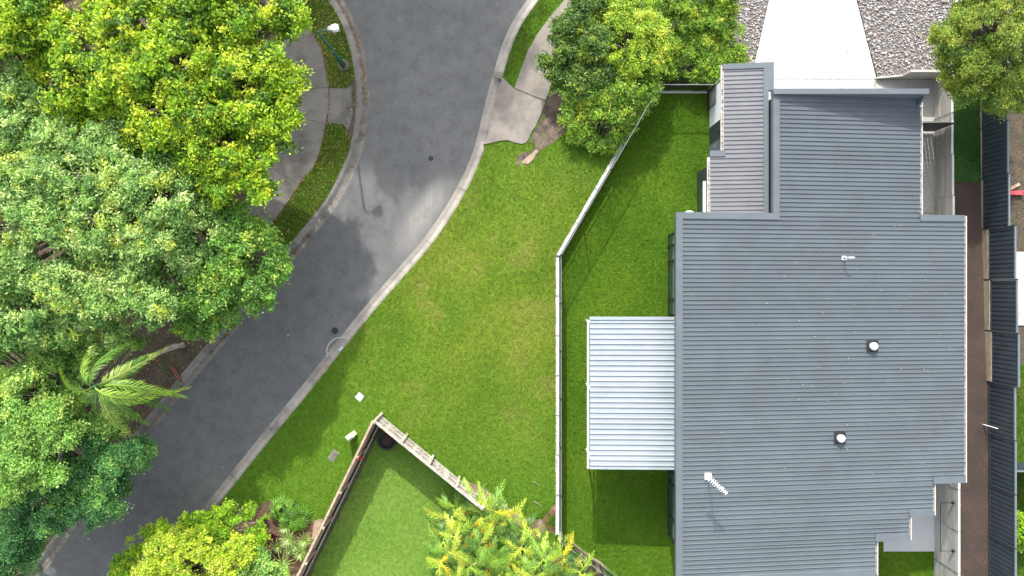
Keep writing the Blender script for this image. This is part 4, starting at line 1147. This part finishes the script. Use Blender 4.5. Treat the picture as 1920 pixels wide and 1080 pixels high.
tree('grey_green_tree', 'broad tree with pale grey-green leaves at the left edge', 'tree', W2(300,400), [
    (40,175,50,6.70),(25,245,62,6.90),(105,255,55,6.90),(200,285,58,6.90),(60,335,75,7.20),(155,345,70,7.20),(255,350,62,7.00),(330,385,50,6.70),(85,430,72,7.20),(185,435,68,7.10),(280,445,58,6.80),
    (25,510,65,6.90),(115,525,62,6.90),(215,545,58,6.70),(290,575,48,6.40),(150,600,45,6.40),(60,590,48,6.50),(-40,300,80,7.00),(-50,450,80,7.00),(0,130,60,6.40),(60,120,50,6.20),(130,210,55,6.30),(250,260,55,6.30),(330,330,55,6.20),(250,500,55,6.30),(340,470,50,6.00),(100,600,55,6.00),(200,620,45,5.80),(20,590,60,6.10),(380,420,45,5.80)],
    GG, .26, GRP, leaf=(0.143,0.059))
tree('mid_green_tree', 'mid-green tree leaning over the kerb on the bend', 'tree', W2(430,480), [
    (400,395,40,5.36),(435,420,45,5.24),(360,450,55,5.72),(430,475,55,5.48),(490,455,42,4.88),(512,500,34,4.64),(465,535,48,4.88),(390,530,55,5.36),(490,560,30,4.40),(340,540,50,5.36),(430,585,32,4.52),(355,600,36,4.64),(395,610,26,4.16),(280,520,40,5.60)],
    MG, .22, GRP, leaf=(0.147,0.069))
tree('bright_green_tree', 'bright green bushy tree left of the palm', 'tree', W2(190,740), [
    (55,720,52,5.32),(90,690,36,5.08),(30,780,55,5.32),(95,770,42,5.08),(115,815,36,4.84),(45,845,52,5.08),(90,880,36,4.72),(20,655,50,5.20),(85,645,40,5.08),(-40,740,70,5.32),(15,905,45,4.72),(60,640,60,4.72),(120,620,45,4.60),(150,665,34,4.12),(190,655,30,3.88),(240,630,30,3.76),(130,770,34,4.00),(205,790,30,3.40),(165,800,30,3.52),(110,720,40,4.24),(10,700,60,4.84),(120,740,36,4.36),(60,800,60,4.60)],
    BG, .2, GRP, leaf=(0.120,0.059))
tree('dark_green_tree', 'dark green glossy tree below the palm', 'tree', W2(240,860), [
    (245,855,42,3.44),(270,845,24,3.08),(200,880,48,3.68),(150,870,40,3.68),(165,825,34,3.68),(190,930,45,3.56),(140,925,48,3.68),(165,960,32,3.32),(90,935,48,3.80),(100,970,36,3.44),(50,930,45,3.92),(120,840,30,3.56),(130,960,45,3.08),(60,960,50,3.20),(100,900,50,3.32),(220,900,36,3.08),(180,850,30,3.08)],
    DG, .18, GRP, leaf=(0.110,0.054))
tree('dark_green_tree', 'darkest tree in the bottom left corner beside the kerb', 'tree', W2(60,1010), [
    (25,1000,48,3.4),(55,1030,34,2.8),(20,1060,44,3.0),(60,985,34,3.0),(-40,1030,70,3.4)], DG[:3], .16, GRP, leaf=(0.110,0.054))
# trees beyond the top edge whose shade lies across the upper road
GN = 'tall trees beyond the top edge'
for (tx, ty, lab, pal_, L_) in (
    (-8.2, 29.5, 'middle tall tree above the top edge shading the road', MG, ((-9.6,28.0,11.6),(-7.6,27.6,12.4),(-6.0,28.4,12.2),(-8.6,29.6,13.6),(-6.6,30.0,13.4),(-7.6,31.6,12.8),(-9.8,31.0,12.4),(-6.8,26.8,10.8),(-9.0,26.6,10.6))),
    (-4.6, 31.0, 'right-hand tall tree above the top edge shading the road', GG, ((-5.4,30.4,12.6),(-4.2,29.6,11.8),(-5.6,32.4,12.6),(-4.0,31.8,12.2),(-4.6,33.4,11.6),(-5.4,34.4,12.2))),
    (-13.0, 28.5, 'left-hand tall tree above the top edge shading the footpath', MG, ((-13.8,27.0,11.4),(-12.0,26.4,11.0),(-11.6,28.4,12.4),(-13.6,29.4,12.8),(-15.2,28.4,11.6),(-12.2,30.6,12.4),(-14.4,31.2,12.0),(-10.9,30.4,12.0),(-10.2,33.0,12.2),(-8.4,34.2,12.2),(-11.8,34.4,12.0),(-10.0,35.8,11.8)))):
    tree('roadside_gum', lab, 'tree', (tx, ty), [(np.array(c), 1.75) for c in L_], pal_, .3, GN, sub=(.45,.7), cov=.9, leaf=(0.175,0.083))

GR2 = 'shrubs between the crossover and the driveway'
tree('dark_shrub', 'dark glossy shrub leaning over the pinkish crossover', 'shrub', W2(1090,120), [
    (1060,60,32,1.98),(1095,50,36,2.23),(1115,90,38,2.36),(1070,105,34,1.98),(1050,135,28,1.61),(1090,150,36,1.98),(1022,118,12,1.61),(1125,140,30,2.11),(1100,20,40,2.23)],
    [((.12,.23,.035), 4), ((.07,.15,.025), 4), ((.25,.35,.04), 1.4)], .1, GR2, sub=(.13,.26), leaf=(0.138,0.054))
tree('lime_tree', 'lime green small tree standing highest in the shrub group', 'tree', W2(1180,130), [
    (1160,50,38,2.32),(1205,60,42,2.50),(1225,85,36,2.32),(1165,95,40,2.41),(1195,110,40,2.41),(1220,118,28,2.23),(1145,110,24,2.15),(1180,140,26,2.05),(1180,15,45,2.23),(1130,10,30,2.05)],
    LG, .13, GR2, sub=(.13,.26), leaf=(0.101,0.054))
tree('narrow_leaf_shrub', 'olive green narrow-leaved shrub beside the pebble bed', 'shrub', W2(1310,80), [
    (1285,30,45,1.48),(1340,35,42,1.44),(1370,70,28,1.16),(1320,80,45,1.08),(1280,85,40,1.04),(1350,110,32,1.00),(1310,125,34,1.00),(1345,140,24,1.00),(1265,125,26,1.00),(1330,-20,60,1.88),(1265,0,40,1.72),(1382,105,16,1.00)],
    SG, .1, GR2, sub=(.13,.26), leaf=(0.156,0.044))
tree('spreading_shrub', 'wide green shrub spilling over the slanting wall', 'shrub', W2(1130,220), [
    (1075,185,30,1.49),(1105,170,34,1.74),(1145,175,36,1.86),(1180,160,34,1.98),(1215,160,28,1.86),(1170,205,34,1.61),(1135,215,36,1.61),(1095,225,32,1.36),(1200,195,20,1.49),(1150,250,26,1.12),(1120,262,24,0.93),(1085,250,22,0.99),(1178,235,20,1.12),(1140,275,14,0.74),(1062,210,20,1.24)],
    SG[:3]+[((.19,.37,.05), 3), ((.34,.46,.08), 1.5)], .1, GR2, sub=(.13,.26), leaf=(0.120,0.059))
tree('corner_tree', 'feathery light green tree in the top right corner', 'tree', W2(1850,80,1.5), [
    (1790,35,36,5.0),(1765,70,24,4.2),(1800,80,40,5.2),(1845,40,48,5.8),(1890,60,50,6.0),(1775,110,28,4.4),(1825,110,40,5.2),(1870,120,42,5.4),(1790,145,30,4.4),(1830,160,34,4.8),(1880,165,40,5.0),(1910,130,40,5.2),(1865,192,24,4.2),(1905,185,28,4.4),(1845,-10,50,5.6),(1930,20,60,6.0),(1800,170,20,4.0)],
    [((.27,.38,.05), 4), ((.19,.30,.045), 4), ((.40,.46,.08), 2), ((.10,.19,.04), 2)], .16, None, 1.4, sub=(.13,.26), cov=.75, leaf=(0.110,0.034))
tree('yellow_shrub', 'low yellow-green shrub beyond the steel fence at the right edge', 'shrub', W2(1918,995,1.6), [
    (1912,975,14,2.4),(1918,1000,18,2.5),(1908,1015,11,2.2),(1930,985,20,2.5)], HEDGE, .05, None, 1.56, sub=(.10,.19), leaf=(0.101,0.059))
tree('golden_shrub', 'golden yellow shrub at the bottom of the garden bed', 'shrub', W2(370,1060), [
    (300,1025,30,2.2),(335,1010,30,2.4),(375,1015,32,2.5),(300,1062,34,2.2),(345,1050,34,2.4),(395,1045,34,2.4),(420,1065,30,2.3),(270,1078,26,2.0),(440,1035,26,2.3),(455,1015,24,2.2),(465,1040,20,2.1),(350,1090,40,2.2),(410,1095,36,2.2)],
    GOLD, .08, 'shrubs in the garden bed', sub=(.10,.19), leaf=(0.092,0.059))
tree('green_hedge_shrub', 'vivid green shrub between the kerb and the golden shrub', 'shrub', W2(370,1000), [
    (420,962,26,1.9),(445,985,26,2.0),(395,985,30,2.0),(355,985,28,1.9),(315,990,24,1.8),(285,1005,22,1.7),(255,1025,22,1.6),(235,1055,24,1.6),(225,1080,24,1.6),(480,980,22,1.8),(488,1005,20,1.8),(470,960,18,1.7),(410,1000,26,2.0)],
    HEDGE, .08, 'shrubs in the garden bed', sub=(.10,.19), leaf=(0.110,0.059))
tree('light_green_shrub', 'fresh green shrub right of the golden shrub', 'shrub', W2(490,1060), [
    (480,1035,22,1.9),(500,1060,26,1.9),(470,1072,28,1.9),(520,1078,22,1.7),(490,1095,30,1.8)], BG, .07, 'shrubs in the garden bed', sub=(.10,.19), leaf=(0.092,0.054))

# ------------------------------------------------------------------ palms and rosettes
def frond_mesh(L, droop, n, ll, lw, colr, rise=.6, vee=.35, curl=0.0, jit=.06):
    """feather frond along +x from the origin; returns verts, tris, colours"""
    s = np.linspace(0, 1, 14)
    X = L*s*(1-.12*droop*s); Z = L*(rise*s-(rise+droop)*s**2*.75); Y = curl*L*s**2
    P = np.stack([X, Y, Z], 1)
    tang = np.gradient(P, axis=0); tang = unit(tang)
    Vs, Ts, Cs = [], [], []; off = 0
    # rachis as a thin ribbon pair
    w = np.interp(s, [0, .2, 1], [.028, .018, .004])
    for k in range(13):
        side = np.array((0, 1, 0))
        q = np.array([P[k]-side*w[k], P[k]+side*w[k], P[k+1]+side*w[k+1], P[k+1]-side*w[k+1]])+np.array((0, 0, .006))
        Vs.append(q); Ts.append(np.array([[0,1,2],[0,2,3]])+off); off += 4
        Cs.append(np.repeat((np.array(colr)*np.array((1.25, 1.15, .9)))[None], 4, 0))
    u = np.linspace(.12, .99, n)
    pos = np.stack([np.interp(u, s, P[:, i]) for i in range(3)], 1)
    tg = unit(np.stack([np.interp(u, s, tang[:, i]) for i in range(3)], 1))
    up = unit(np.cross(tg, np.array([[0, 1, 0]])))*-1.0
    up = np.where(up[:, 2:3] < 0, -up, up)
    for sd in (-1, 1):
        side = np.array([[0, sd, 0]])
        ln = ll*np.interp(u, [.1, .35, .7, 1], [.55, 1, .9, .35])*rng.uniform(.88, 1.1, n)
        d = unit(side*(.75-.35*u[:, None])+tg*(.55+.5*u[:, None])+up*(vee)+rng.normal(size=(n, 3))*jit)
        e1 = pos+d*(ln*.55)[:, None]; dn = np.array([[0, 0, -1]])
        e2 = e1+unit(d+dn*(.55+.5*droop))*(ln*.45)[:, None]
        wv = unit(np.cross(d, up))*lw*.5
        V = np.stack([pos-wv*.35, pos+wv*.35, e1+wv, e1-wv, e2], 1).reshape(-1, 3)
        i = np.arange(n)[:, None]*5
        T = np.concatenate([i+np.array([[0,1,2]]), i+np.array([[0,2,3]]), i+np.array([[3,2,4]])], 1).reshape(-1, 3)
        c = np.array(colr)[None]*rng.uniform(.65, 1.35, (n, 1))
        Vs.append(V); Ts.append(T+off); Cs.append(np.repeat(c, 5, 0)); off += len(V)
    return np.concatenate(Vs), np.concatenate(Ts), np.concatenate(Cs)

def place_frond(parent, at, az, args, roll=0.0):
    V, T, Cc = frond_mesh(**args)
    o = link('frond', tri_mesh('frond', V, T, Cc), M['frond'], parent)
    o.location = at; o.rotation_euler = (roll, 0, az); return o

# tall palm over the kerb
pb_ = W2(342, 648, .15); pc = np.array(W(190, 722, 6.4))
palm = thing('palm_tree', 'tall feather palm with a pale curved trunk leaning over the kerb', 'palm tree', (pb_[0], pb_[1], .12))
B = np.array((pb_[0], pb_[1], .12)); e = pc-B
MB().tube([(0,0,-.05), (-.02,.02,.7), tuple(e*.28+np.array((0,.15,.35))), tuple(e*.62+np.array((.0,.08,.5))), tuple(e*.9+np.array((0,0,.1))), tuple(e)], [.17,.13,.11,.10,.09,.11], 10).build('trunk', M['palm_trunk'], palm, True)
MB().tube([tuple(e-np.array((0,0,.1))), tuple(e+np.array((0,0,.55)))], [.12, .06], 10).build('crown_shaft', M['lamp_green'], palm, True)
ft = e+np.array((0, 0, .5))
fr = [(6,3.1,.7),(-10,2.6,1.1),(-26,3.2,.8),(-48,2.5,.9),(-68,2.7,1.1),(-95,2.3,1.0),(-130,2.0,.9),(-165,1.9,.9),(150,1.9,.8),(112,2.0,.7),(70,2.2,.8),(34,2.7,.75),(18,2.0,.4),(-38,1.9,.35)]
fc = [(.20,.36,.05), (.08,.19,.035), (.30,.46,.07), (.13,.27,.045), (.40,.52,.12), (.09,.21,.035), (.14,.28,.05)]
for i, (a, L_, dr_) in enumerate(fr):
    place_frond(palm, tuple(ft+rng.normal(size=3)*.04+np.array((0, 0, random.uniform(-.5, .3)))), math.radians(a), dict(L=L_, droop=dr_+.2, n=50, ll=random.uniform(.50, .66), lw=.032, colr=fc[i % 7], rise=random.uniform(.45, .8), vee=-.25, curl=random.choice((-1, 1))*random.uniform(.12, .35), jit=.09), random.uniform(-.7, .7))
# fallen sheaths at its foot
for i, (px, py, a, s, lab) in enumerate(((330,700,-42,1.0,'long red-brown fallen palm sheath by the kerb'), (318,733,-70,.6,'short red-brown fallen palm sheath at the kerb edge'), (342,645,20,.4,'orange-brown palm sheath scrap at the foot of the palm'))):
    x, y = W2(px, py, .15); t = thing('fallen_sheath', lab, 'palm sheath', (x, y, .13), math.radians(a), 'fallen palm sheaths')
    m_ = MB(); n = 9
    for k in range(n):
        u = k/(n-1); w = .09*math.sin(math.pi*min(.95, .15+.8*u))*s+.01; xx = (u-.5)*1.1*s; yy = .12*s*math.cos(u*3)
        m_.v += [(xx, yy-w, .06), (xx, yy, .012), (xx, yy+w, .07)]
    for k in range(n-1):
        b = k*3; m_.f += [(b,b+3,b+4,b+1), (b+1,b+4,b+5,b+2)]
    m_.build('blade', M['dead_frond'], t)

# golden cane palm clump
cx, cy = W2(965, 1035, .5)
cp = thing('cane_palm_clump', 'dense golden cane palm clump with yellow and orange fronds', 'palm clump', (cx, cy, .5))
stems = []
spots = []
outline = [W2(a, b, 1.2) for a, b in [(845,960),(868,938),(900,942),(935,958),(975,985),(1015,1000),(1045,1030),(1070,1060),(1110,1085),(1100,1130),(840,1130),(828,1050),(830,1000)]]
while len(spots) < 60:
    a, b = random.uniform(825, 1110), random.uniform(935, 1125)
    if all((a-c)**2+(b-d_)**2 > 19**2 for c, d_ in spots):
        x, y = W2(a, b, 1.2); ins = False; jj = len(outline)-1
        for ii in range(len(outline)):
            (xi, yi), (xj, yj) = outline[ii], outline[jj]
            if (yi > y) != (yj > y) and x < (xj-xi)*(y-yi)/(yj-yi)+xi: ins = not ins
            jj = ii
        if ins: spots.append((a, b))
for (px, py) in spots:
    z = random.uniform(.7, 1.9); p = np.array(W(px, py, z)); stems.append(p)
PC = [((.30,.46,.05), 4), ((.18,.35,.05), 4), ((.44,.53,.07), 3), ((.08,.19,.04), 3.4), ((.66,.56,.04), 1.1), ((.66,.42,.02), .2)]
pcw = np.array([p[1] for p in PC], float); pcw /= pcw.sum()
for k, p in enumerate(stems):
    b = np.array((p[0]*.8+cx*.2, p[1]*.8+cy*.2, .5))
    MB().tube([tuple(b-np.array((cx, cy, .5))), tuple(p-np.array((cx, cy, .5)))], [.05, .035], 7).build('stem', M['palm_trunk'], cp, True)
    for j in range(7):
        az = 2*math.pi*j/7+random.uniform(-.5, .5)
        c = PC[rng.choice(len(PC), p=pcw)][0]
        place_frond(cp, tuple(p-np.array((cx, cy, .5))+rng.normal(size=3)*.06), az, dict(L=random.uniform(.9, 1.45), droop=random.uniform(.5, 1.1), n=26, ll=random.uniform(.28, .44), lw=.026, colr=c, rise=random.uniform(.4, 1.0), vee=random.uniform(-.1, .3), curl=random.uniform(-.25, .25), jit=.2))

def rosette(name, lab, px, py, R, n, z, cols, width=.045, grp='spiky rosettes in the garden bed', spread=(.05, 1.2)):
    x, y = W2(px, py, z+.2); t = thing(name, lab, 'plant', (x, y, .2), 0, grp)
    MB().tube([(0,0,-.05),(random.uniform(-.03,.03),0,z*.5),(0,0,z)], [.04,.035,.03], 7).build('stem', M['bark'], t, True)
    for i in range(n):
        az = i*2.39996; el = spread[0]+(spread[1]-spread[0])*(i/n)
        d = np.array((math.cos(az)*math.cos(el), math.sin(az)*math.cos(el), math.sin(el))); sd = np.array((-math.sin(az), math.cos(az), 0))
        L_ = R*random.uniform(.85, 1.1); w = width
        p0 = np.array((0,0,z)); p1 = p0+d*L_*.55; p2 = p0+d*L_+np.array((0,0,-.16*L_*math.cos(el)))
        V = np.array([p0-sd*w*.4, p0+sd*w*.4, p1+sd*w*.5, p1-sd*w*.5, p2]); T = np.array([[0,1,2],[0,2,3],[3,2,4]])
        c = np.array(random.choice(cols))*random.uniform(.8, 1.2)
        link('leaf_blade', tri_mesh('leaf_blade', V, T, np.repeat(c[None], 5, 0)), M['frond'], t)
YC = [(.32,.46,.14), (.44,.56,.22), (.20,.34,.08)]
for i, (px, py, R, lab) in enumerate(((537,988,.34,'uppermost pale spiky rosette in the garden bed'), (573,1012,.36,'pale spiky rosette nearest the brown fence, upper'), (541,1008,.40,'central pale spiky rosette below the uppermost one'),
        (522,1024,.32,'pale spiky rosette beside the dark red leaves'), (556,1022,.34,'pale spiky rosette in the middle of the cluster'), (564,1036,.36,'pale spiky rosette nearest the brown fence, lower'),
        (545,1030,.30,'small pale spiky rosette low in the cluster'), (528,1056,.58,'largest pale spiky rosette at the bottom edge'))):
    rosette('yucca', lab, px, py, R*1.35, 40, .45+.25*(i % 3), YC)
RC = [(.06,.012,.018), (.09,.02,.025), (.04,.015,.015)]
rosette('cordyline', 'dark red leafy plant under the spiky rosettes', 512, 1006, .28, 20, .4, RC, .06, 'dark red plants in the garden bed')
rosette('cordyline', 'dark red-brown plant at the upper left of the garden bed', 497, 976, .28, 20, .35, RC, .06, 'dark red plants in the garden bed')
rosette('cordyline', 'dull red-brown plant between the big green leaves', 524, 972, .24, 18, .35, [(.10,.06,.03), (.07,.05,.03)], .06, 'dark red plants in the garden bed')
# big lobed-leaf plants
def lobed(lab, px, py, n, R):
    x, y = W2(px, py, .7); t = thing('philodendron', lab, 'plant', (x, y, .2), 0, 'big-leaved plants in the garden bed')
    for i in range(n):
        az = i*2.39996+random.uniform(-.2, .2); rr = R*math.sqrt((i+.2)/n); hz = random.uniform(.5, .85)-.25*rr
        c0 = np.array((math.cos(az)*rr*.5, math.sin(az)*rr*.5, hz)); d = np.array((math.cos(az), math.sin(az), -.15)); d /= np.linalg.norm(d)
        sd = np.array((-math.sin(az), math.cos(az), 0)); Vs = []; Ts = []
        Ll = .38*random.uniform(.8, 1.2)
        for k in range(7):       # finger lobes
            a = (k-3)*.52; dd = d*math.cos(a)+sd*math.sin(a); ww = np.cross((0,0,1), dd)*.028; L2 = Ll*(1-.09*abs(k-3))
            b = len(Vs)*1; base = len(Vs)
            Vs += [c0, c0+dd*L2*.5+ww+np.array((0,0,.02)), c0+dd*L2+np.array((0,0,-.05)), c0+dd*L2*.5-ww+np.array((0,0,.02))]
            Ts += [[base, base+3, base+2], [base, base+2, base+1]]
        c = np.array(random.choice([(.15,.36,.03), (.21,.44,.04), (.09,.23,.025)]))*random.uniform(.85, 1.15)
        link('leaf_blade', tri_mesh('leaf_blade', np.array(Vs), np.array(Ts), np.repeat(c[None], len(Vs), 0)), M['frond'], t)
        MB().tube([(0,0,0), tuple(c0)], [.012, .008], 5).build('leaf_stalk', M['lamp_green'], t)
lobed('vivid green plant with fingered leaves at the top of the garden bed', 530, 955, 24, 1.0)
lobed('vivid green plant with fingered leaves at the right of the garden bed', 557, 970, 22, .95)
lobed('vivid green plant with fingered leaves low in the bed by the rosettes', 545, 978, 14, .8)

# ------------------------------------------------------------------ loose cover: pebbles, leaves, grass
def tri_sample(obj, n, mask=None):
    me = obj.data; me.calc_loop_triangles()
    V = np.array([v.co for v in me.vertices]); T = np.array([t.vertices for t in me.loop_triangles])
    a, b, c = V[T[:, 0]], V[T[:, 1]], V[T[:, 2]]
    nz = np.cross(b-a, c-a); ar = np.linalg.norm(nz, axis=1)*.5; ar[np.abs(nz[:, 2]) < .2*np.linalg.norm(nz, axis=1)] = 0
    k = rng.choice(len(T), n, p=ar/ar.sum()); r1 = np.sqrt(rng.random(n))[:, None]; r2 = rng.random(n)[:, None]
    return a[k]*(1-r1)+b[k]*r1*(1-r2)+c[k]*r1*r2, ar.sum()

def inpoly(P, poly):
    ins = np.zeros(len(P), bool); j = len(poly)-1
    for i in range(len(poly)):
        xi, yi = poly[i]; xj, yj = poly[j]
        ins ^= ((yi > P[:, 1]) != (yj > P[:, 1])) & (P[:, 0] < (xj-xi)*(P[:, 1]-yi)/((yj-yi) or 1e-9)+xi); j = i
    return ins

def in_frame(P, m=40):
    k = F/(H-P[:, 2]); px = 960+P[:, 0]*k; py = 540-P[:, 1]*k
    return (px > -m) & (px < 1920+m) & (py > -m) & (py < 1080+m)

# pebbles
ico_v = []; ph = (1+5**.5)/2
for a in (-1, 1):
    for b in (-ph, ph): ico_v += [(0, a, b), (a, b, 0), (b, 0, a)]
ico_v = np.array(ico_v)/math.sqrt(1+ph*ph)
import itertools
ico_f = []
dm = np.linalg.norm(ico_v[:, None]-ico_v[None], axis=2); el_ = dm[dm > .01].min()*1.05
for i, j, k in itertools.combinations(range(12), 3):
    if dm[i, j] < el_ and dm[j, k] < el_ and dm[i, k] < el_:
        nn = np.cross(ico_v[j]-ico_v[i], ico_v[k]-ico_v[i]); ico_f.append((i, j, k) if nn @ ico_v[i] > 0 else (i, k, j))
ico_f = np.array(ico_f)
def pebbles(name, lab, src, n, r0, r1):
    P, _ = tri_sample(src, n); P = P[in_frame(P, 120)]; n = len(P)
    r = rng.uniform(r0, r1, n)*np.where(rng.random(n) < .07, 1.7, 1)
    sc3 = rng.uniform(.65, 1.15, (n, 3))*np.array([1, 1, .6]); az = rng.uniform(0, 6.28, n)
    V = ico_v[None]*sc3[:, None]*r[:, None, None]*rng.uniform(.82, 1.15, (n, 12, 1))
    ca, sa = np.cos(az)[:, None], np.sin(az)[:, None]
    V = np.stack([V[..., 0]*ca-V[..., 1]*sa, V[..., 0]*sa+V[..., 1]*ca, V[..., 2]], 2)+P[:, None]+np.array([0, 0, .015])
    T = (ico_f[None]+np.arange(n)[:, None, None]*12).reshape(-1, 3)
    pal = np.array([(.36,.345,.335), (.26,.25,.245), (.46,.445,.435), (.31,.25,.225), (.18,.17,.165), (.36,.27,.23)]); w = np.array([4, 3, 2.5, 1.6, 1.5, .7]); w /= w.sum()
    col = np.repeat(pal[rng.choice(6, n, p=w)]*rng.uniform(.85, 1.15, (n, 1)), 12, 0)
    o = link(name, tri_mesh(name, V.reshape(-1, 3), T, col), M['stone']); tag(o, lab, 'pebbles', None, 'stuff')
pebbles('pebbles', 'pinkish grey river pebbles right of the driveway', bpy.data.objects['gravel_bed_right'], 8000, .034, .06)
pebbles('pebbles', 'pale pinkish river pebbles left of the driveway', bpy.data.objects['gravel_bed_left'], 3000, .032, .055)

# fallen leaves
def litter(name, lab, P, size, pal, tilt=.35):
    n = len(P); nr = unit(np.array([[0, 0, 1.]])+rng.normal(size=(n, 3))*tilt)
    pal = np.array(pal); col = pal[rng.integers(0, len(pal), n)]*rng.uniform(.75, 1.25, (n, 1))
    s = rng.uniform(.7, 1.3, n)*size
    V, T, Cc = leaves(P+np.array([0, 0, .012]), nr, s, s*.5, col)
    o = link(name, tri_mesh(name, V, T, Cc), M['leaf']); tag(o, lab, 'leaf litter', None, 'stuff')
BR = [(.34,.17,.08), (.27,.12,.055), (.40,.26,.14), (.20,.09,.05)]
YL = [(.45,.38,.12), (.36,.24,.11), (.48,.43,.22), (.30,.17,.08)]
E = np.array(offset(LEw, -.22)); Ls = np.r_[0, np.cumsum(np.linalg.norm(np.diff(E, axis=0), axis=1))]
n = 3200; s = rng.uniform(0, Ls[-1], n); dens = np.interp(s, Ls, [1 if yd(200) < p[1] < yd(-30) or yd(640) < p[1] < yd(430) else .22 for p in E])
s = s[rng.random(n) < dens]; P = np.stack([np.interp(s, Ls, E[:, 0])+rng.normal(size=len(s))*.085, np.interp(s, Ls, E[:, 1])+rng.normal(size=len(s))*.06, np.full(len(s), .012)], 1)
litter('fallen_leaves', 'brown leaves gathered in the tree-side gutter', P, .075, BR)
for nm, src, n, lab in (('fallen_leaves', 'verge_strip_lamp', 900, 'yellow and brown leaves on the grass round the lamp'), ('fallen_leaves', 'verge_strip_bend', 520, 'yellow leaves on the grass strip at the bend')):
    P, _ = tri_sample(bpy.data.objects[src], n); litter(nm, lab, P+np.array([0, 0, .03]), .065, YL)
e_ = np.array(FPw); n = 500; i_ = rng.integers(0, len(e_)-1, n); f_ = rng.random(n)[:, None]
P2 = e_[i_]*(1-f_)+e_[i_+1]*f_+np.abs(rng.normal(size=(n, 1)))*.05*np.array([[1, .1]])+rng.normal(size=(n, 2))*.035
litter('fallen_leaves', 'brown leaves along the footpath edge', np.c_[P2, np.full(n, .145)], .07, BR)
P, _ = tri_sample(bpy.data.objects['road'], 420); P = P[in_frame(P)]
litter('fallen_leaves', 'scattered small pale leaves on the road', P, .05, YL)
P, _ = tri_sample(bpy.data.objects['wooded_bank'], 26000); P = P[in_frame(P)]
litter('fallen_leaves', 'brown leaf litter under the trees left of the road', P, .09, BR+YL[:1])
P, _ = tri_sample(bpy.data.objects['neighbour_ground'], 9000); P = P[in_frame(P)]
litter('fallen_leaves', 'leaf litter on the mulch beyond the steel fence', P, .07, [(.3,.2,.14), (.4,.34,.26), (.2,.13,.09)])
P, _ = tri_sample(bpy.data.objects['garden_bed'], 2200); litter('fallen_leaves', 'dry leaves over the garden bed mulch', P, .07, BR)
n = 150; X = rng.normal(16.3, 3.0, n); Yv = rng.normal(-2.5, 4.5, n); ok_ = (X > 7.4) & (X < 19.9) & (Yv > -8.4) & (Yv < 2.8); X = X[ok_]; Yv = Yv[ok_]
litter('fallen_leaves', 'tiny pale leaf scraps scattered over the main roof', np.stack([X, Yv, np.array([rz(x) for x in X])+.025], 1), .06, [(.6,.56,.5), (.5,.34,.22), (.62,.6,.56)], .2)

# two twigs dropped on the lawn
for (px, py, a, lab) in ((1005, 906, -.55, 'short pale twig on the lawn, upper of two'), (1008, 944, -.6, 'longer pale twig on the lawn, lower of two')):
    x, y = W2(px, py, .5); t = thing('twig', lab, 'twig', (x, y, gz1(x, y)+.03), a, 'twigs on the lawn')
    MB().tube([(-.22,0,0),(-.05,.03,.02),(.15,.01,.01),(.24,-.04,0)], [.012,.016,.012,.006], 6).build('stick', M['timber_sleeper'], t)
# grass blades
def grass(lab, src, dens, mat, hgt=.05, wid=.022, excl=()):
    P, ar = tri_sample(src, 10); P, _ = tri_sample(src, int(ar*dens)); P = P[in_frame(P, 60)]
    for ep in excl: P = P[~inpoly(P, ep)]
    n = len(P); az = rng.uniform(0, 6.283, n); ln = rng.uniform(.5, 1.2, n)
    h = hgt*rng.uniform(.55, 1.2, n); d = np.stack([np.cos(az), np.sin(az), 0*az], 1); sd = np.stack([-np.sin(az), np.cos(az), 0*az], 1)
    w = wid*rng.uniform(.7, 1.4, n)[:, None]
    tip = P+d*(h*ln)[:, None]+np.array([[0, 0, 1.]])*h[:, None]
    V = np.stack([P-sd*w*.5, P+sd*w*.5, tip], 1).reshape(-1, 3)
    T = np.arange(3*n).reshape(-1, 3)
    o = link('grass', tri_mesh('grass', V, T), mat); tag(o, lab, 'grass', None, 'stuff')
house_ex = [(8.3,-12.3),(8.3,2.9),(9.7,2.9),(9.7,9.6),(18,9.6),(20.2,9.6),(20.2,-9),(16,-9),(16,-12.3)]
grass('short yellow-green turf covering the verge lawn', bpy.data.objects['verge_lawn'], 900, M['lawn_verge'], excl=[dirt, bed, low_slab, up_slab, yard_poly, rk+rv])
grass('short even turf covering the house lawn', bpy.data.objects['house_lawn'], 900, M['lawn_house'], excl=[house_ex])
grass('short pale turf covering the enclosed yard', yard, 900, M['lawn_yard'], .035)
grass('short patchy grass round the lamp', bpy.data.objects['verge_strip_lamp'], 900, M['lawn_shady'], .06)
grass('short patchy grass inside the footpath bend', bpy.data.objects['verge_strip_bend'], 900, M['lawn_shady'], .06)
grass('short grass on the strip beside the crossover', bpy.data.objects['verge_strip_corner'], 900, M['lawn_shady'], .06)
grass('short dark grass on the terrace strip', bpy.data.objects['terrace_lawn'], 900, M['lawn_blue'], .06)
grass('patchy grass beyond the steel fence', bpy.data.objects['neighbour_lawn'], 700, M['lawn_shady'], .07)
